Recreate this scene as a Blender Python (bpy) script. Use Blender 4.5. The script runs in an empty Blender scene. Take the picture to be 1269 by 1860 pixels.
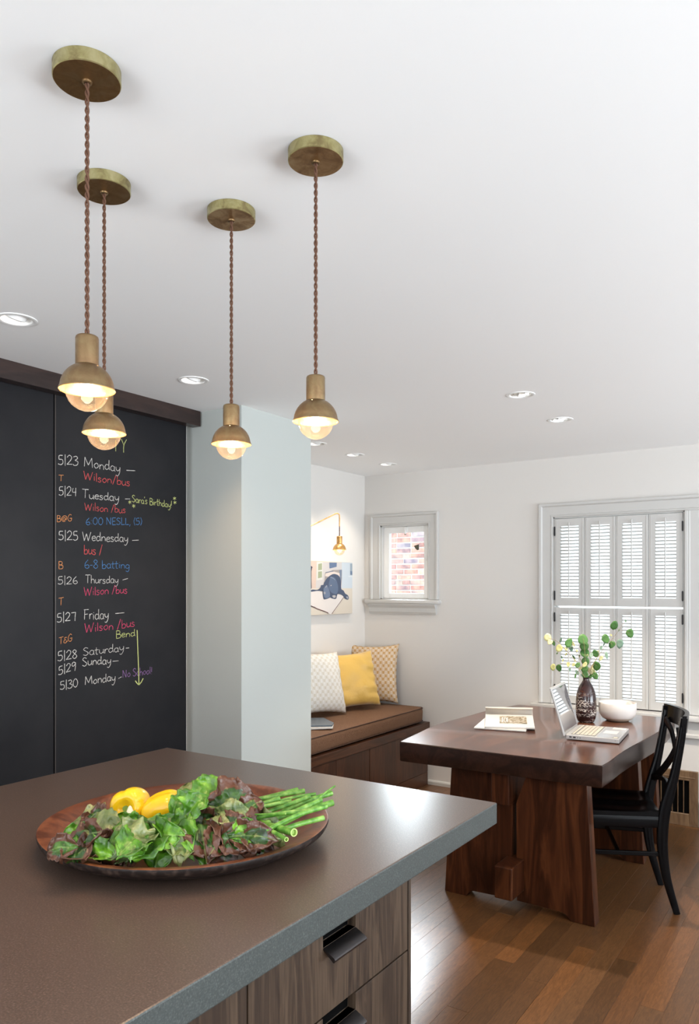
import bpy, bmesh, math, random
from mathutils import Vector, Matrix, noise
R = math.radians
SC = bpy.context.scene
COL = SC.collection

# ------------------------------------------------------------------ camera
EYE = 1.52
FPX, CX, HZ = 1382.0, 634.5, 1068.0
YAW = math.atan((1560 - CX) / FPX)
cam = bpy.data.cameras.new('camera'); camo = bpy.data.objects.new('camera', cam); COL.objects.link(camo)
camo.location = (0, 0, EYE); camo.rotation_euler = (R(90), 0, YAW)
cam.sensor_fit = 'HORIZONTAL'; cam.sensor_width = 36; cam.lens = FPX / 1269 * 36
cam.shift_x = 0; cam.shift_y = (HZ - 930) / 1269
cam.clip_start = 0.05; cam.clip_end = 200
SC.camera = camo
_s, _c = math.sin(YAW), math.cos(YAW)
def _ray(x, y):
    r = (x - CX) / FPX
    return (_c * r - _s, _s * r + _c, -(y - HZ) / FPX)
def at_z(x, y, z): d = _ray(x, y); t = (z - EYE) / d[2]; return Vector((d[0]*t, d[1]*t, z))
def at_y(x, y, Y): d = _ray(x, y); t = Y / d[1]; return Vector((d[0]*t, Y, EYE + d[2]*t))
def at_x(x, y, X): d = _ray(x, y); t = X / d[0]; return Vector((X, d[1]*t, EYE + d[2]*t))
def at_d(x, y, D): d = _ray(x, y); return Vector((d[0]*D, d[1]*D, EYE + d[2]*D))

# ------------------------------------------------------------------ colour management, world, fill lamps
SC.view_settings.view_transform = 'Standard'
SC.view_settings.look = 'None'
SC.view_settings.gamma = 1.0
SC.view_settings.exposure = 0.0
SC.view_settings.use_curve_mapping = False
SC.cycles.use_denoising = True
SC.cycles.max_bounces = 8
SC.cycles.diffuse_bounces = 5
SC.cycles.glossy_bounces = 4
SC.cycles.transparent_max_bounces = 12
SC.cycles.sample_clamp_indirect = 6
SC.cycles.caustics_reflective = False
SC.cycles.caustics_refractive = False

W = bpy.data.worlds.new('world'); SC.world = W; W.use_nodes = True
bg = W.node_tree.nodes['Background']
bg.inputs[0].default_value = (0.86, 0.93, 1.0, 1); bg.inputs[1].default_value = 3.0   # bright overcast sky

def area(name, loc, rot, sx, sy, power, col, spread=180):
    l = bpy.data.lights.new(name, 'AREA'); l.shape = 'RECTANGLE'; l.size = sx; l.size_y = sy
    l.energy = power; l.color = col; l.spread = R(spread)
    o = bpy.data.objects.new(name, l); COL.objects.link(o); o.location = loc; o.rotation_euler = rot
    return o
# added fill lamps beyond the unseen wall openings, tilted up to brighten the ceiling
area('fill_right', (3.16, 3.7, 1.10), (0, R(140), 0), 1.5, 2.6, 145, (0.86, 0.94, 1.0), 140)
area('fill_right', (3.16, -0.2, 1.10), (0, R(138), 0), 1.5, 2.6, 165, (0.86, 0.94, 1.0), 140)
area('fill_back', (-0.6, -3.36, 1.10), (R(140), 0, 0), 3.1, 1.5, 115, (0.90, 0.96, 1.0), 140)
# unseen lamp added for sky, giving the floor glare through the small window
_d = Vector((-1.55, 2.9, 0)) - Vector((-4.35, 7.4, 2.95))
area('glare_lamp', (-4.35, 7.4, 2.95), _d.to_track_quat('-Z', 'Y').to_euler(), 2.4, 1.1, 600, (0.84, 0.91, 1.0), 120)

# ------------------------------------------------------------------ materials
def mat(name, base=(.8,.8,.8), rough=.5, metal=0.0, spec=0.5, **kw):
    m = bpy.data.materials.new(name); m.use_nodes = True
    b = m.node_tree.nodes['Principled BSDF']
    b.inputs['Base Color'].default_value = (*base, 1)
    b.inputs['Roughness'].default_value = rough
    b.inputs['Metallic'].default_value = metal
    b.inputs['Specular IOR Level'].default_value = spec
    for k, v in kw.items():
        b.inputs[k.replace('_', ' ')].default_value = v
    return m
def NT(m): return m.node_tree, m.node_tree.nodes, m.node_tree.links, m.node_tree.nodes['Principled BSDF']
def ramp(nt, src, stops):
    r = nt.nodes.new('ShaderNodeValToRGB'); e = r.color_ramp.elements
    while len(e) > 1: e.remove(e[-1])
    e[0].position = stops[0][0]; e[0].color = (*stops[0][1], 1)
    for p, c in stops[1:]:
        x = e.new(p); x.color = (*c, 1)
    nt.links.new(src, r.inputs[0]); return r.outputs[0]
def coords(nt, scale=(1,1,1), kind='Object', rnd=0.0):
    tc = nt.nodes.new('ShaderNodeTexCoord')
    if kind == 'World':
        g = nt.nodes.new('ShaderNodeNewGeometry'); src = g.outputs['Position']
    else: src = tc.outputs[kind]
    if rnd:
        oi = nt.nodes.new('ShaderNodeObjectInfo'); mu = nt.nodes.new('ShaderNodeMath'); mu.operation = 'MULTIPLY'
        nt.links.new(oi.outputs['Random'], mu.inputs[0]); mu.inputs[1].default_value = rnd
        ad = nt.nodes.new('ShaderNodeVectorMath'); ad.operation = 'ADD'
        nt.links.new(src, ad.inputs[0]); nt.links.new(mu.outputs[0], ad.inputs[1]); src = ad.outputs[0]
    mp = nt.nodes.new('ShaderNodeMapping'); mp.inputs['Scale'].default_value = scale
    nt.links.new(src, mp.inputs[0]); return mp.outputs[0]
def tex_noise(nt, vec, scale, detail=4, rough=.5, dist=0.0):
    n = nt.nodes.new('ShaderNodeTexNoise'); n.inputs['Scale'].default_value = scale
    n.inputs['Detail'].default_value = detail; n.inputs['Roughness'].default_value = rough
    n.inputs['Distortion'].default_value = dist
    nt.links.new(vec, n.inputs['Vector']); return n.outputs[0]
def mixc(nt, fac, a, b, mode='MIX'):
    m = nt.nodes.new('ShaderNodeMix'); m.data_type = 'RGBA'; m.blend_type = mode
    for s, v in ((m.inputs[0], fac), (m.inputs[6], a), (m.inputs[7], b)):
        if isinstance(v, (int, float)): s.default_value = v
        elif isinstance(v, tuple): s.default_value = (*v, 1)
        else: nt.links.new(v, s)
    return m.outputs[2]
def bump(nt, src, strength, dist=0.002):
    b = nt.nodes.new('ShaderNodeBump'); b.inputs['Strength'].default_value = strength; b.inputs['Distance'].default_value = dist
    nt.links.new(src, b.inputs['Height']); nt.links.new(b.outputs[0], nt.nodes['Principled BSDF'].inputs['Normal'])

def paint(name, c, rough=.55, b=.05):
    m = mat(name, c, rough, spec=.3); nt, n, l, p = NT(m)
    bump(nt, tex_noise(nt, coords(nt), 220, 2), b, .001); return m
M = {}
M['ceiling'] = paint('ceiling_paint', (.88,.88,.88), .6)
M['wall'] = paint('wall_paint', (.68,.66,.635), .6)
M['wall_cool'] = paint('pale_green_grey_wall_paint', (.435,.462,.447), .6)
M['trim'] = paint('trim_paint', (.565,.56,.545), .4, .02)
M['white'] = mat('white_enamel', (.85,.85,.84), .35)

def wood(name, cols, grain=(14,14,1.2), fine=(160,160,4), rough=.35, rnd=7.0, kind='Object', dist=.6, finefac=.35, tint=None, bstr=.08, spec=.5, coat=0.0):
    m = mat(name, (.3,.2,.1), rough, spec=spec); nt, n, l, p = NT(m)
    a = tex_noise(nt, coords(nt, grain, kind, rnd), 1.0, 5, .55, dist)
    # contour rings out of the noise: cathedral figure
    mu = nt.nodes.new('ShaderNodeMath'); mu.operation = 'MULTIPLY'; mu.inputs[1].default_value = 9.0; l.new(a, mu.inputs[0])
    pp = nt.nodes.new('ShaderNodeMath'); pp.operation = 'PINGPONG'; pp.inputs[1].default_value = 1.0; l.new(mu.outputs[0], pp.inputs[0])
    mx = nt.nodes.new('ShaderNodeMath'); mx.operation = 'MULTIPLY_ADD'; mx.inputs[1].default_value = .42; l.new(pp.outputs[0], mx.inputs[0])
    sc = nt.nodes.new('ShaderNodeMath'); sc.operation = 'MULTIPLY'; sc.inputs[1].default_value = .6; l.new(a, sc.inputs[0]); l.new(sc.outputs[0], mx.inputs[2])
    k = len(cols); c = ramp(nt, mx.outputs[0], [(.12 + .72*i/(k-1), cols[i]) for i in range(k)])
    f = tex_noise(nt, coords(nt, fine, kind, rnd), 1.0, 3, .6)
    dark = ramp(nt, f, [(.35, (.45,.42,.40)), (.55, (1,1,1))])
    c = mixc(nt, finefac, c, dark, 'MULTIPLY')
    if tint:
        oi = nt.nodes.new('ShaderNodeObjectInfo')
        c = mixc(nt, 1.0, c, ramp(nt, oi.outputs['Random'], [(i/(len(tint)-1), t) for i, t in enumerate(tint)]), 'MULTIPLY')
    l.new(c, p.inputs['Base Color'])
    if coat: p.inputs['Coat Weight'].default_value = coat; p.inputs['Coat Roughness'].default_value = .12
    bump(nt, f, bstr, .001)
    return m
M['floor'] = wood('oak_floor', [(.092,.041,.015),(.128,.058,.022),(.172,.080,.031)], (60,9,60), (230,12,230), .30, 9.0, 'Object', 2.2, .40,
                  [(.66,.64,.62),(1.0,.98,.95),(.86,.78,.72),(1.22,1.08,.90),(.92,.94,.95),(.76,.72,.70)], .05, .5)
M['table'] = wood('slab_walnut', [(.040,.014,.008),(.085,.029,.014),(.140,.051,.024)], (9,1.6,9), (110,5,110), .17, 3, 'Object', .8, .35, None, .05)
M['table_leg'] = wood('slab_walnut_upright', [(.016,.005,.002),(.050,.015,.006),(.100,.032,.011)], (8,8,1.0), (120,120,5), .34, 3, 'Object', 1.2, .35, None, .05, .2)
M['drawer'] = wood('grey_walnut_front', [(.016,.009,.006),(.044,.027,.017),(.088,.058,.037)], (18,18,1.2), (160,160,4), .48, 5, 'Object', 1.4, .55, None, .06, .35)
M['bench'] = wood('dark_walnut_bench', [(.020,.008,.004),(.048,.017,.008),(.078,.029,.013)], (10,10,1.4), (120,120,6), .35, 5, 'Object', .9, .35)
M['bench_h'] = wood('dark_walnut_bench_rail', [(.022,.009,.005),(.055,.020,.009),(.088,.034,.015)], (10,1.4,10), (120,6,120), .32, 5, 'Object', .9, .35)
M['tray'] = wood('worn_red_wood', [(.060,.018,.009),(.16,.048,.020),(.26,.088,.036)], (5,5,9), (60,60,60), .38, 5, 'Object', 1.4, .35)
M['oak_vent'] = wood('oak_vent', [(.10,.055,.028),(.16,.095,.05),(.21,.13,.07)], (14,14,3), (120,120,8), .4, 5, 'Object', .8, .35)
M['valance'] = wood('dark_stained_wood', [(.012,.006,.005),(.025,.013,.011),(.038,.020,.016)], (10,2,10), (90,6,90), .30, 5, 'Object', .8, .3)
M['tray_out'] = mat('dark_mottled_wood', (.012,.008,.007), .45, spec=.25)  # outside darker than the inside, with random paler flecks
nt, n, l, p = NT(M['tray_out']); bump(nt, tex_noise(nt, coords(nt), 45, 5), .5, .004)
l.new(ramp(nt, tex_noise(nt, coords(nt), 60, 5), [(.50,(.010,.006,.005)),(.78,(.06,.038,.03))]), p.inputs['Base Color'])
M['table_edge'] = wood('live_edge_painted_shade', [(.010,.005,.004),(.022,.010,.007),(.036,.015,.010)], (9,1.3,9), (110,5,110), .30, 3, 'Object', .8, .35, None, .1, .3)  # unlit look of the slab sides painted into a darker walnut
M['black'] = mat('black_lacquer', (.002,.002,.0025), .20, spec=.16)
M['blackmetal'] = mat('black_metal', (.02,.02,.022), .35, .6)
M['steel'] = mat('bronze_pull', (.055,.05,.05), .28, .9)

def counter(name, a, b, rough):
    m = mat(name, a, rough); nt, n, l, p = NT(m)
    v = nt.nodes.new('ShaderNodeTexVoronoi'); v.inputs['Scale'].default_value = 420; l.new(coords(nt), v.inputs['Vector'])
    g = tex_noise(nt, coords(nt), 300, 3)
    c = ramp(nt, g, [(.30, tuple(x*.72 for x in a)), (.55, a), (.72, b)])
    spk = ramp(nt, v.outputs['Color'], [(.0, (.45,.45,.45)), (.12, (1,1,1)), (.86, (1,1,1)), (.95, (1.7,1.7,1.7))])
    cc = mixc(nt, .8, c, spk, 'MULTIPLY')
    l.new(cc, p.inputs['Base Color'])
    return m
M['counter'] = counter('brown_grey_quartz', (.105,.068,.052), (.165,.115,.09), .31)
M['counter'].node_tree.nodes['Principled BSDF'].inputs['Specular IOR Level'].default_value = .62
M['counter_edge'] = counter('quartz_edge_cool_light', (.050,.059,.057), (.088,.099,.096), .5)  # cool light falling on the sides is put into this colour

def brass(name, cols, rough=.36, sc=30):
    m = mat(name, cols[1], rough, .85); nt, n, l, p = NT(m)
    a = tex_noise(nt, coords(nt, rnd=11), sc, 6, .62, .5)
    l.new(ramp(nt, a, [(.36, cols[0]), (.50, cols[1]), (.64, cols[2])]), p.inputs['Base Color'])
    l.new(ramp(nt, a, [(.3, (.55,)*3), (.6, (.30,)*3)]), p.inputs['Roughness'])
    return m
M['brass'] = brass('aged_brass', [(.19,.115,.058),(.23,.150,.075),(.27,.195,.10)])
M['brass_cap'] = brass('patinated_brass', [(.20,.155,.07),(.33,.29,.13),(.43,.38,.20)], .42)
M['brass_under'] = brass('brass_painted_reflection', [(.20,.11,.045),(.28,.16,.065),(.36,.23,.11)], .4)  # darker room's reflection painted into the underside colour
M['brass_gold'] = brass('warm_gold_brass', [(.50,.27,.09),(.72,.42,.15),(.85,.52,.20)], .25)
M['cord'] = mat('brown_fabric_cord', (.095,.038,.018), .8)
nt, n, l, p = NT(M['cord']); bump(nt, tex_noise(nt, coords(nt), 900, 2), .6, .001)

def glow(name, col, s):
    m = mat(name, (.9,.9,.9), .5); p = m.node_tree.nodes['Principled BSDF']
    p.inputs['Emission Color'].default_value = (*col, 1); p.inputs['Emission Strength'].default_value = s; return m
M['filament'] = glow('lit_bulb_core', (1.0,.80,.56), 22)
M['downlamp'] = glow('lit_downlight', (1.0,.90,.78), 9)
def thinglass(name, tint, amt, rough=.02):
    m = bpy.data.materials.new(name); m.use_nodes = True; nt = m.node_tree; nt.nodes.clear()
    o = nt.nodes.new('ShaderNodeOutputMaterial'); t = nt.nodes.new('ShaderNodeBsdfTransparent'); g = nt.nodes.new('ShaderNodeBsdfGlossy')
    t.inputs[0].default_value = (*tint, 1); g.inputs['Roughness'].default_value = rough
    f = nt.nodes.new('ShaderNodeLayerWeight'); f.inputs[0].default_value = .3
    mu = nt.nodes.new('ShaderNodeMath'); mu.operation = 'MULTIPLY_ADD'; mu.inputs[1].default_value = amt; mu.inputs[2].default_value = .04
    nt.links.new(f.outputs['Facing'], mu.inputs[0])
    x = nt.nodes.new('ShaderNodeMixShader'); nt.links.new(mu.outputs[0], x.inputs[0]); nt.links.new(t.outputs[0], x.inputs[1]); nt.links.new(g.outputs[0], x.inputs[2])
    nt.links.new(x.outputs[0], o.inputs[0]); return m
M['glass'] = thinglass('window_glass', (.97,.99,.98), .9)
def bulbglass():
    m = thinglass('bulb_glass', (.98,.90,.78), .30); nt = m.node_tree
    o = nt.nodes['Material Output']; old = o.inputs[0].links[0].from_socket
    d = nt.nodes.new('ShaderNodeBsdfTranslucent'); d.inputs[0].default_value = (1,.86,.68,1)
    x = nt.nodes.new('ShaderNodeMixShader'); x.inputs[0].default_value = .004
    nt.links.new(old, x.inputs[1]); nt.links.new(d.outputs[0], x.inputs[2]); nt.links.new(x.outputs[0], o.inputs[0]); return m
M['bulb'] = bulbglass()

M['board'] = mat('chalkboard_paint', (.010,.010,.012), .45, spec=.16)
nt, n, l, p = NT(M['board'])
l.new(ramp(nt, tex_noise(nt, coords(nt, (1,1,1)), 2.2, 5, .6), [(.35,(.009,.009,.011)),(.65,(.016,.0155,.017))]), p.inputs['Base Color'])
def chalk(name, c):
    m = mat(name, c, .9, spec=.1); nt, n, l, p = NT(m)
    l.new(ramp(nt, tex_noise(nt, coords(nt), 420, 3, .7), [(.36, tuple(.30*x+.015 for x in c)), (.52, c)]), p.inputs['Base Color']); return m
CH = {'w': chalk('white_chalk', (.55,.53,.50)), 'r': chalk('red_chalk', (.55,.085,.085)), 'p': chalk('pink_chalk', (.52,.06,.13)),
      'o': chalk('orange_chalk', (.58,.24,.09)), 'b': chalk('blue_chalk', (.07,.19,.40)), 'y': chalk('yellow_green_chalk', (.50,.54,.20)),
      'v': chalk('violet_chalk', (.24,.13,.30))}

M['cushion'] = mat('brown_tweed', (.15,.075,.04), .9, spec=.1)
nt, n, l, p = NT(M['cushion'])
tw = tex_noise(nt, coords(nt, (1,1,1)), 420, 3, .7)
l.new(ramp(nt, tw, [(.35,(.085,.045,.028)),(.55,(.19,.105,.064)),(.7,(.34,.22,.15))]), p.inputs['Base Color']); bump(nt, tw, .4, .002)
M['piping'] = mat('dark_brown_piping', (.05,.022,.012), .8)
M['gold'] = mat('gold_satin', (.72,.45,.10), .42, spec=.4, Sheen_Weight=.3)
nt, n, l, p = NT(M['gold']); bump(nt, tex_noise(nt, coords(nt), 14, 5), .7, .010)

def zigzag(name, a, b):
    # interlocking rounded key bands
    m = mat(name, a, .8, spec=.15); nt, n, l, p = NT(m)
    uv = nt.nodes.new('ShaderNodeUVMap'); sp = nt.nodes.new('ShaderNodeSeparateXYZ'); l.new(uv.outputs[0], sp.inputs[0])
    def mth(op, x, y=None, z=None):
        q = nt.nodes.new('ShaderNodeMath'); q.operation = op
        for i, v in enumerate((x, y, z)):
            if v is None: continue
            if isinstance(v, (int, float)): q.inputs[i].default_value = v
            else: l.new(v, q.inputs[i])
        return q.outputs[0]
    u = mth('MULTIPLY', sp.outputs[0], 9.0); pu = mth('PINGPONG', u, .5)           # 0..0.5 triangle
    step = nt.nodes.new('ShaderNodeMapRange'); step.inputs[1].default_value = .13; step.inputs[2].default_value = .37; step.inputs[4].default_value = 1.5
    l.new(pu, step.inputs[0])                                                        # flat-topped wave
    v = mth('MULTIPLY_ADD', sp.outputs[1], 9.0, step.outputs[0])
    band = mth('PINGPONG', mth('MULTIPLY', v, 2.0), 1.0)
    f = mth('LESS_THAN', band, .42)
    l.new(mixc(nt, f, a, b), p.inputs['Base Color'])
    bump(nt, tex_noise(nt, coords(nt), 300, 2), .2, .001)
    return m
M['key_gold'] = zigzag('cream_gold_key_weave', (.62,.52,.41), (.47,.28,.11))
M['key_white'] = zigzag('white_key_weave', (.80,.78,.74), (.66,.61,.52))

def brickm():
    m = mat('brick_clay', (.6,.3,.25), .9); nt, n, l, p = NT(m)
    oi = nt.nodes.new('ShaderNodeObjectInfo')
    c = ramp(nt, oi.outputs['Random'], [(0,(.50,.23,.19)),(.2,(.58,.31,.25)),(.4,(.42,.25,.25)),(.55,(.62,.40,.31)),(.7,(.50,.23,.21)),(.85,(.30,.26,.32)),(1,(.66,.50,.38))])
    b = ramp(nt, tex_noise(nt, coords(nt, rnd=9), 9, 5, .6), [(.38,(.55,.6,.72)),(.5,(1,1,1)),(.62,(1.35,1.3,1.2))])
    l.new(mixc(nt, .9, c, b, 'MULTIPLY'), p.inputs['Base Color']); return m
M['brick'] = brickm()
M['mortar'] = mat('pale_mortar', (.62,.60,.57), .95)
M['ceramic'] = mat('white_glaze', (.74,.70,.66), .35)
nt, n, l, p = NT(M['ceramic'])
sp = nt.nodes.new('ShaderNodeSeparateXYZ'); l.new(coords(nt), sp.inputs[0])
l.new(ramp(nt, sp.outputs[2], [(.014,(.50,.40,.30)),(.022,(.76,.72,.68))]), p.inputs['Base Color'])
def vasem():
    m = mat('maroon_glaze', (.05,.015,.015), .12, spec=.6); nt, n, l, p = NT(m)
    co = coords(nt, (1,1,1)); sp = nt.nodes.new('ShaderNodeSeparateXYZ'); l.new(co, sp.inputs[0])
    base = ramp(nt, tex_noise(nt, coords(nt, (8,8,30)), 1.0, 4), [(.35,(.012,.005,.006)),(.6,(.034,.010,.009)),(.75,(.14,.05,.015))])
    w = nt.nodes.new('ShaderNodeTexVoronoi'); w.feature = 'DISTANCE_TO_EDGE'; w.inputs['Scale'].default_value = 1.0
    wv = nt.nodes.new('ShaderNodeTexNoise'); wv.inputs['Scale'].default_value = 60; wv.inputs['Detail'].default_value = 3; l.new(co, wv.inputs['Vector'])
    va = nt.nodes.new('ShaderNodeVectorMath'); va.operation = 'MULTIPLY_ADD'; va.inputs[1].default_value = (.7,.7,.7)
    l.new(wv.outputs['Color'], va.inputs[0]); l.new(coords(nt, (44,44,100)), va.inputs[2]); l.new(va.outputs[0], w.inputs['Vector'])
    line = ramp(nt, w.outputs['Distance'], [(.03,(1,1,1)),(.07,(0,0,0))])
    msk = ramp(nt, tex_noise(nt, coords(nt, (7,7,48)), 1.0, 3), [(.46,(0,0,0)),(.54,(1,1,1))])
    top = ramp(nt, sp.outputs[2], [(.0,(1,1,1)),(.155,(1,1,1)),(.175,(0,0,0))])
    f = mixc(nt, 1.0, mixc(nt, 1.0, line, msk, 'MULTIPLY'), top, 'MULTIPLY')
    l.new(mixc(nt, f, base, (.62,.56,.50)), p.inputs['Base Color']); return m
M['vase'] = vasem()
def leafm(name, cols, rough=.5, sc=9):
    m = mat(name, cols[1], rough, spec=.4); nt, n, l, p = NT(m)
    c = ramp(nt, tex_noise(nt, coords(nt, rnd=5), sc, 4), [(.35, cols[0]), (.5, cols[1]), (.66, cols[2])])
    l.new(c, p.inputs['Base Color']); return m
M['euc'] = leafm('eucalyptus_green', [(.035,.11,.020),(.055,.15,.030),(.085,.20,.05)])
M['euc_y'] = leafm('eucalyptus_yellow', [(.34,.34,.12),(.48,.46,.20),(.58,.54,.30)])
M['euc_b'] = leafm('eucalyptus_bluish', [(.10,.17,.12),(.16,.25,.18),(.24,.33,.25)])
M['twig'] = mat('twig', (.30,.22,.12), .7)

def lettuce(name, light, mid, dark, edge, ew):
    m = mat(name, mid, .30, spec=.5); nt, n, l, p = NT(m)
    uv = nt.nodes.new('ShaderNodeUVMap'); sp = nt.nodes.new('ShaderNodeSeparateXYZ'); l.new(uv.outputs[0], sp.inputs[0])
    nz = tex_noise(nt, coords(nt, rnd=3), 26, 5, .6, .6)
    c = ramp(nt, nz, [(.32, dark), (.5, mid), (.68, light)])
    # reddish rim: uv.y carries closeness to the margin, uv.x closeness to the midrib
    ad = nt.nodes.new('ShaderNodeMath'); ad.operation = 'MULTIPLY_ADD'; ad.inputs[1].default_value = .9; l.new(nz, ad.inputs[0]); l.new(sp.outputs[1], ad.inputs[2])
    c = mixc(nt, ramp(nt, ad.outputs[0], [(1.38-ew, (0,0,0)), (1.55-ew, (1,1,1))]), c, edge)
    rib = ramp(nt, sp.outputs[0], [(.02, (1,1,1)), (.07, (0,0,0))])
    c = mixc(nt, mixc(nt, .30, (0,0,0), rib), c, (.30,.42,.12))
    l.new(c, p.inputs['Base Color'])
    v = nt.nodes.new('ShaderNodeTexVoronoi'); v.inputs['Scale'].default_value = 75; v.feature = 'F1'; l.new(coords(nt), v.inputs['Vector'])
    bump(nt, v.outputs['Distance'], .6, .004)
    return m
M['let_green'] = lettuce('green_lettuce', (.19,.40,.03), (.065,.19,.012), (.018,.065,.006), (.15,.26,.06), .02)
M['let_red'] = lettuce('red_leaf_lettuce', (.075,.18,.02), (.022,.070,.009), (.008,.020,.005), (.095,.038,.022), .40)
M['let_pale'] = lettuce('pale_wilted_lettuce', (.30,.31,.13), (.15,.19,.06), (.05,.09,.025), (.22,.13,.07), .22)
M['pepper'] = mat('yellow_pepper', (.88,.56,.012), .16, spec=.6, Subsurface_Weight=.08)
M['pepper_stem'] = leafm('pepper_stem', [(.12,.22,.03),(.20,.30,.05),(.32,.40,.10)])
M['scallion'] = mat('scallion_green', (.10,.27,.03), .35)
nt, n, l, p = NT(M['scallion'])
l.new(ramp(nt, tex_noise(nt, coords(nt, (60,60,60), rnd=8), 1.0, 3), [(.35,(.055,.19,.018)),(.5,(.12,.30,.04)),(.7,(.26,.46,.10))]), p.inputs['Base Color'])
M['scallion_in'] = mat('scallion_inside', (.42,.58,.16), .5)
M['onion'] = mat('white_onion_skin', (.72,.72,.55), .3)
M['alu'] = mat('silver_plastic', (.50,.49,.48), .32, .35)
M['key'] = mat('laptop_keys', (.50,.46,.38), .5)
M['screen'] = mat('glossy_screen', (.42,.43,.45), .04, .75, spec=1.0)
M['pad'] = mat('trackpad', (.36,.37,.39), .2, .3)
M['sticker'] = mat('cream_sticker', (.70,.62,.50), .5)
M['port'] = mat('port_black', (.015,.015,.015), .5)
M['paper'] = mat('cream_paper', (.60,.54,.46), .55)
M['paper_w'] = mat('white_paper', (.60,.58,.55), .45)
M['ink'] = mat('printed_ink', (.06,.05,.04), .5)
M['ground'] = mat('pale_gravel', (.55,.54,.52), .95)
M['dark'] = mat('dark_void', (.004,.004,.004), .95, spec=0.0)

# ------------------------------------------------------------------ mesh helpers
def total_loc(o):
    v = Vector((0,0,0))
    while o is not None: v += o.location; o = o.parent
    return v
def link(o, parent=None):
    COL.objects.link(o)
    if parent is not None: o.parent = parent
    return o
def finish(name, bm, m, parent=None, smooth=False, sharp=40, local=False):
    """bm in world coordinates (or local ones when local=True)."""
    if parent is None and not local:
        xs = [v.co for v in bm.verts]
        if xs:
            c = Vector(((min(v.x for v in xs)+max(v.x for v in xs))/2, (min(v.y for v in xs)+max(v.y for v in xs))/2, min(v.z for v in xs)))
        else: c = Vector((0,0,0))
    elif parent is not None and not local: c = total_loc(parent)
    else: c = Vector((0,0,0))
    if c.length > 0: bmesh.ops.translate(bm, verts=bm.verts[:], vec=-c)
    bmesh.ops.recalc_face_normals(bm, faces=bm.faces[:])
    me = bpy.data.meshes.new(name); bm.to_mesh(me); bm.free()
    for x in (m if isinstance(m, (list, tuple)) else [m]): me.materials.append(x)
    if smooth:
        me.polygons.foreach_set('use_smooth', [True]*len(me.polygons))
        if sharp and hasattr(me, 'set_sharp_from_angle'): me.set_sharp_from_angle(angle=R(sharp))
    o = bpy.data.objects.new(name, me); link(o, parent)
    if parent is None: o.location = c
    return o
def tag(o, label=None, cat=None, group=None, kind=None):
    if label: o['label'] = label
    if cat: o['category'] = cat
    if group: o['group'] = group
    if kind: o['kind'] = kind
    return o
def empty(name, loc, label=None, cat=None, group=None, rz=0, kind=None):
    o = bpy.data.objects.new(name, None); link(o); o.location = loc; o.rotation_euler = (0,0,rz); o.empty_display_size = .05
    return tag(o, label, cat, group, kind)
def bbox(bm, x0,x1,y0,y1,z0,z1, bev=0.0, mi=0, mtx=None):
    r = bmesh.ops.create_cube(bm, size=1.0); vs = r['verts']
    for v in vs:
        v.co = Vector((x0 + (v.co.x+.5)*(x1-x0), y0 + (v.co.y+.5)*(y1-y0), z0 + (v.co.z+.5)*(z1-z0)))
    fs = set(f for v in vs for f in v.link_faces)
    if bev > 0:
        es = list(set(e for v in vs for e in v.link_edges))
        rr = bmesh.ops.bevel(bm, geom=es, offset=bev, segments=1 if bev < .003 else 2, affect='EDGES', profile=.5)
        vs = [v for v in rr['verts']] ; fs = set(f for v in vs for f in v.link_faces)
        vs = list(set(v for f in fs for v in f.verts))
    for f in fs: f.material_index = mi
    if mtx is not None: bmesh.ops.transform(bm, matrix=mtx, verts=vs)
    return vs
def box(name, x0,x1,y0,y1,z0,z1, m, parent=None, bev=0.0, mtx=None, local=False, smooth=False):
    bm = bmesh.new(); bbox(bm, x0,x1,y0,y1,z0,z1, bev, 0, mtx); return finish(name, bm, m, parent, smooth, 40, local)
def blathe(bm, prof, c=(0,0,0), seg=48, mi=0, close=False):
    rings = []
    for r, z in prof:
        if r < 1e-6: rings.append([bm.verts.new((c[0], c[1], c[2]+z))])
        else: rings.append([bm.verts.new((c[0]+r*math.cos(2*math.pi*i/seg), c[1]+r*math.sin(2*math.pi*i/seg), c[2]+z)) for i in range(seg)])
    for a, b in zip(rings, rings[1:]):
        for i in range(seg):
            j = (i+1) % seg
            if len(a) == 1 and len(b) == 1: continue
            if len(a) == 1: f = bm.faces.new((a[0], b[i], b[j]))
            elif len(b) == 1: f = bm.faces.new((a[i], b[0], a[j]))
            else: f = bm.faces.new((a[i], b[i], b[j], a[j]))
            f.material_index = mi
    return rings
def lathe(name, prof, c, m, parent=None, seg=48, sharp=40, local=False):
    bm = bmesh.new(); blathe(bm, prof, c, seg); return finish(name, bm, m, parent, True, sharp, local)
def btube(bm, pts, rad, seg=8, mi=0, cap=True):
    pts = [Vector(p) for p in pts]; n = len(pts); rings = []
    up = Vector((0,0,1)); prevx = None
    for i, p in enumerate(pts):
        t = (pts[min(i+1,n-1)] - pts[max(i-1,0)]); t = t.normalized() if t.length > 0 else up
        if prevx is None:
            a = up if abs(t.dot(up)) < .9 else Vector((1,0,0)); x = (a - t*a.dot(t)).normalized()
        else: x = (prevx - t*prevx.dot(t)).normalized()
        prevx = x; y = t.cross(x); r = rad[i] if isinstance(rad, (list, tuple)) else rad
        rings.append([bm.verts.new(p + (x*math.cos(2*math.pi*k/seg) + y*math.sin(2*math.pi*k/seg))*r) for k in range(seg)])
    for a, b in zip(rings, rings[1:]):
        for k in range(seg): f = bm.faces.new((a[k], a[(k+1)%seg], b[(k+1)%seg], b[k])); f.material_index = mi
    if cap:
        bm.faces.new(rings[0]).material_index = mi; bm.faces.new(rings[-1]).material_index = mi
    return rings
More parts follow.
